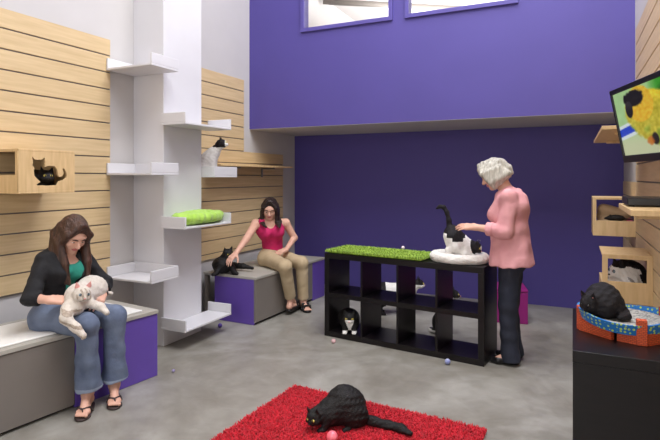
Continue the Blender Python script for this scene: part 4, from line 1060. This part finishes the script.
def standing_cat(loc, rz, label, mats, colf, s=1., head_f=(.95,0,-.1), head_c=(.20,0,.285), tail=((-.19,0,.24),(-.26,0,.20),(-.30,0,.12),(-.31,0,.05)), eye='eye_yellow'):
    r = empty('cat', loc, label, 'cat', rz=rz)
    B = Blob(); S = lambda *a: tuple(x*s for x in a)
    B.cone(S(-.12,0,.215), S(.10,0,.215), .078*s, .074*s, .03); B.ell(S(.09,0,.20), S(.075,.066,.085), k=.03); B.ell(S(-.13,0,.215), S(.08,.072,.08), k=.03)
    B.cone(S(.12,0,.235), S(head_c[0]-.03,head_c[1],head_c[2]-.015), .056*s, .044*s, .03)
    q = cat_head(B, S(*head_c), head_f, (.1,0,1), 1.05*s)
    for y in (-1,1):
        B.chain([S(.10,y*.045,.17), S(.085,y*.042,.10), S(.105,y*.042,.02)], [.036*s,.022*s,.016*s], .02); paw(B, S(.115,y*.042,0), (1,0,0), s)
        B.chain([S(-.13,y*.05,.20), S(-.10,y*.055,.13), S(-.165,y*.05,.085), S(-.145,y*.05,.018)], [.055*s,.034*s,.018*s,.016*s], .02); paw(B, S(-.135,y*.05,0), (1,0,0), s)
    B.chain([S(*t) for t in tail], [.022*s]*(len(tail)-1)+[.013*s], .02)
    B.plane((0,0,.001), (0,0,-1))
    B.build('body', mats, r, .0058, colf); cat_face(q, r, 1.05*s, eye, 'pinkskin'); return r
standing_cat((-1.76, 5.47, 0), 25, 'white cat with dark hindquarters on the floor behind the bookcase', [M['whitefur'], M['darkfur']], lambda P, mi: np.where((P[:,0] < -.13) | ((P[:,0] > .17) & (P[:,2] > .33)), 1, 0), 1.18)
def peeking_cat():
    r = empty('cat', (-1.13, 4.95, 0), 'black and white cat sitting behind the bookcase, head showing in the rightmost opening', 'cat', rz=20)
    B = Blob()
    B.ell((-.02,0,.10), (.085,.075,.10), k=.03); B.cone((-.02,0,.14), (.03,0,.30), .072, .055, .04); B.cone((.03,0,.30), (.065,0,.36), .05, .045, .03)
    for y in (-1,1): B.cone((.035,y*.032,.24), (.055,y*.03,.02), .030, .017, .02); paw(B, (.062,y*.03,0), (1,0,0)); B.ell((-.01,y*.055,.05), (.065,.035,.05), k=.02); paw(B, (.04,y*.06,0), (1,0,0))
    q = cat_head(B, (.10,0,.385), (.95,-.1,-.05), (.05,0,1), 1.1)
    B.chain([(-.09,.02,.03), (-.11,.07,.022), (-.05,.11,.02), (.03,.11,.018)], [.022,.02,.018,.012], .02)
    B.plane((0,0,.001), (0,0,-1))
    lo = q(.02,0,-.022)
    B.build('body', [M['blackfur'], M['whitefur']], r, .0055, lambda P, mi: np.where(((P[:,2] < .365) & (P[:,0] > .05) & (P[:,2] > .20)) | (np.linalg.norm(P-lo, axis=1) < .035) | (P[:,2] < .04), 1, 0)); cat_face(q, r, 1.1, 'eye_yellow', 'pinkskin')
peeking_cat()

# tail-up cat on the white bed: rump raised, chest low
def bed_cat():
    p = ul(1.255, .19, H + .044)
    r = empty('cat', tuple(p), 'black and white cat on the white pet bed, rump and black tail raised', 'cat', rz=8)
    B = Blob()
    B.ell((-.055,0,.185), (.068,.068,.082), k=.03); B.cone((-.05,0,.17), (.055,0,.085), .078, .07, .04); B.ell((-.02,0,.10), (.09,.072,.085), k=.04); B.ell((.07,0,.07), (.065,.066,.065), k=.03)
    for y in (-1,1):
        B.chain([(-.06,y*.05,.17), (-.03,y*.06,.10), (-.09,y*.055,.06), (-.075,y*.055,.016)], [.055,.042,.022,.017], .02); paw(B, (-.065,y*.055,0), (1,0,0))
        B.chain([(.07,y*.05,.06), (.05,y*.062,.03), (.12,y*.055,.016)], [.032,.024,.017], .02)
    q = cat_head(B, (.135,-.01,.085), (.85,-.25,-.40), (.35,.1,.93), 1.0)
    B.cone((.07,0,.085), (.125,-.005,.09), .05, .042, .03)
    B.chain([(-.085,0,.245), (-.088,0,.31), (-.105,0,.38), (-.13,0,.42), (-.165,0,.425), (-.19,0,.41)], [.026,.020,.018,.017,.015,.010], .015)
    B.plane((0,0,.001), (0,0,-1))
    def col(P, mi):
        hd = np.linalg.norm(P - q(0,0,0), axis=1) < .072
        rump = (P[:,2] > .165) & (P[:,0] < .05) & ~((P[:,2] < .20) & (P[:,0] < -.10))
        sad = (P[:,2] > .135) & (np.abs(P[:,0]+.01) < .045)
        bl = q(.05,0,.02); blaze = np.linalg.norm(P - bl, axis=1) < .022
        return np.where(blaze, 0, np.where(hd | rump | sad, 1, 0))
    B.build('body', [M['whitefur'], M['darkfur']], r, .005, col, disp=wrinkle(.0015, 120, 27)); cat_face(q, r, 1.0, 'eye_yellow', 'pinkskin')
bed_cat()

# dark cat in the cardboard bed
def card_cat():
    r = empty('cat', (.128, 2.79, CZ+.068), 'charcoal black cat curled in the orange and blue cat bed', 'cat', rz=256)
    B = Blob()
    B.ell((-.02,.0,.075), (.10,.100,.080), k=.03); B.ell((-.03,-.005,.10), (.075,.078,.075), k=.04); B.ell((.035,0,.06), (.07,.08,.06), k=.03); B.cone((.03,-.02,.085), (.075,-.04,.09), .055, .045, .03)
    q = cat_head(B, (.09,-.05,.088), (.80,-.30,-.50), (.45,-.05,.9), .98)
    for y in (-1,1): B.ell((-.03, y*.075, .045), (.06,.032,.045), k=.03)
    B.chain([(-.10,.03,.03), (-.07,.10,.025), (.0,.12,.022), (.06,.10,.02)], [.024,.022,.02,.014], .02)
    B.plane((0,0,.001), (0,0,-1))
    B.build('body', [M['darkfur'], M['pinkskin']], r, .0045, lambda P, mi: np.where(np.min([np.linalg.norm(P - q(.012, y*.034, .044), axis=1) for y in (-1,1)], axis=0) < .010, 1, 0), disp=wrinkle(.0018, 110, 28))
    cat_face(q, r, .98, 'pupil', 'pupil'); r.scale = (.86, .84, .90)
card_cat()

# fluffy cat in the lower right box
def fluffy_cat():
    r = empty('cat', (.352, 4.28, .656), 'fluffy grey and white cat sitting in the lower birch box', 'cat', rz=226)
    B = Blob(); B.ell((-.04,0,.11), (.105,.10,.105), k=.03); B.ell((.02,0,.10), (.09,.095,.095), k=.04); B.cone((-.02,0,.14), (.03,0,.165), .085, .07, .04)
    q = cat_head(B, (.07,-.005,.168), (.90,-.30,-.22), (.2,0,1), 1.25)
    for y in (-1,1): B.cone((.06,y*.04,.09), (.085,y*.035,.02), .034, .02, .02); paw(B, (.095,y*.035,0), (1,0,0))
    for k in range(10):
        a = k*.628; B.ell((.045+.02*math.cos(a), .080*math.sin(a), .12+.02*math.cos(2*a)), (.04,.028,.038), k=.02)
    B.plane((0,0,.001), (0,0,-1))
    def col(P, mi):
        n1 = np.sin(P @ np.array([40,70,30.])) + np.sin(P @ np.array([-60,30,80.]))
        mu = np.linalg.norm(P - q(.045,0,-.026), axis=1) < .040
        top = (P[:,2] > .195 + .006*n1); back = P[:,0] < .0 + .01*n1
        bz = np.linalg.norm(P - q(.046,0,.016), axis=1) < .016
        return np.where(mu | bz, 0, np.where(top | back, 2, np.where(n1 > 1.35, 1, 0)))
    B.build('body', [M['whitefur'], M['greyfur'], M['darkfur']], r, .005, col, disp=wrinkle(.003, 110, 29)); cat_face(q, r, 1.25, 'eye_blue', 'pupil'); r.scale = (1.05, 1.05, 1.12)
fluffy_cat()

# ================================================================== LIGHT AND CAMERA
def area(name, loc, sx, sy, power, rgb, rot=(0,0,0)):
    ld = bpy.data.lights.new(name, 'AREA'); ld.shape = 'RECTANGLE'; ld.size = sx; ld.size_y = sy; ld.energy = power; ld.color = rgb
    o = bpy.data.objects.new(name, ld); COL.objects.link(o); o.location = loc; o.rotation_euler = tuple(math.radians(a) for a in rot); return o
area('skylight', (-.5, 2.8, 6.15), 2.0, 4.4, 610, (.94,.965,1))
area('ceiling_lamp', (-2.0, 3.6, 6.15), 1.6, 2.0, 50, (1,.97,.93))
area('window_daylight', (-.9, -2.1, 2.0), 3.0, 2.6, 120, (.96,.975,1), (90,0,0))  # fill light added behind the camera; the wall there has no window
area('hall_lamp', (-1.5, 9.5, 4.2), 4, 4, 620, (1,.99,.97), (180,0,0))

wd_ = bpy.data.worlds.new('world'); SC.world = wd_; wd_.use_nodes = True; wd_.node_tree.nodes['Background'].inputs['Color'].default_value = (.8,.85,1,1); wd_.node_tree.nodes['Background'].inputs['Strength'].default_value = .3
cam = bpy.data.cameras.new('camera'); cam.sensor_width = 36; cam.lens = 515/660*36; cam.shift_y = -42.5/660; cam.clip_start = .05
co = bpy.data.objects.new('camera', cam); COL.objects.link(co); co.location = (0, 0, 1.51); co.rotation_euler = (math.radians(90), 0, math.atan(243/515)); SC.camera = co
SC.view_settings.view_transform = 'Standard'; SC.view_settings.look = 'None'; SC.view_settings.gamma = 1; SC.view_settings.use_curve_mapping = False; SC.view_settings.exposure = EXPOSURE
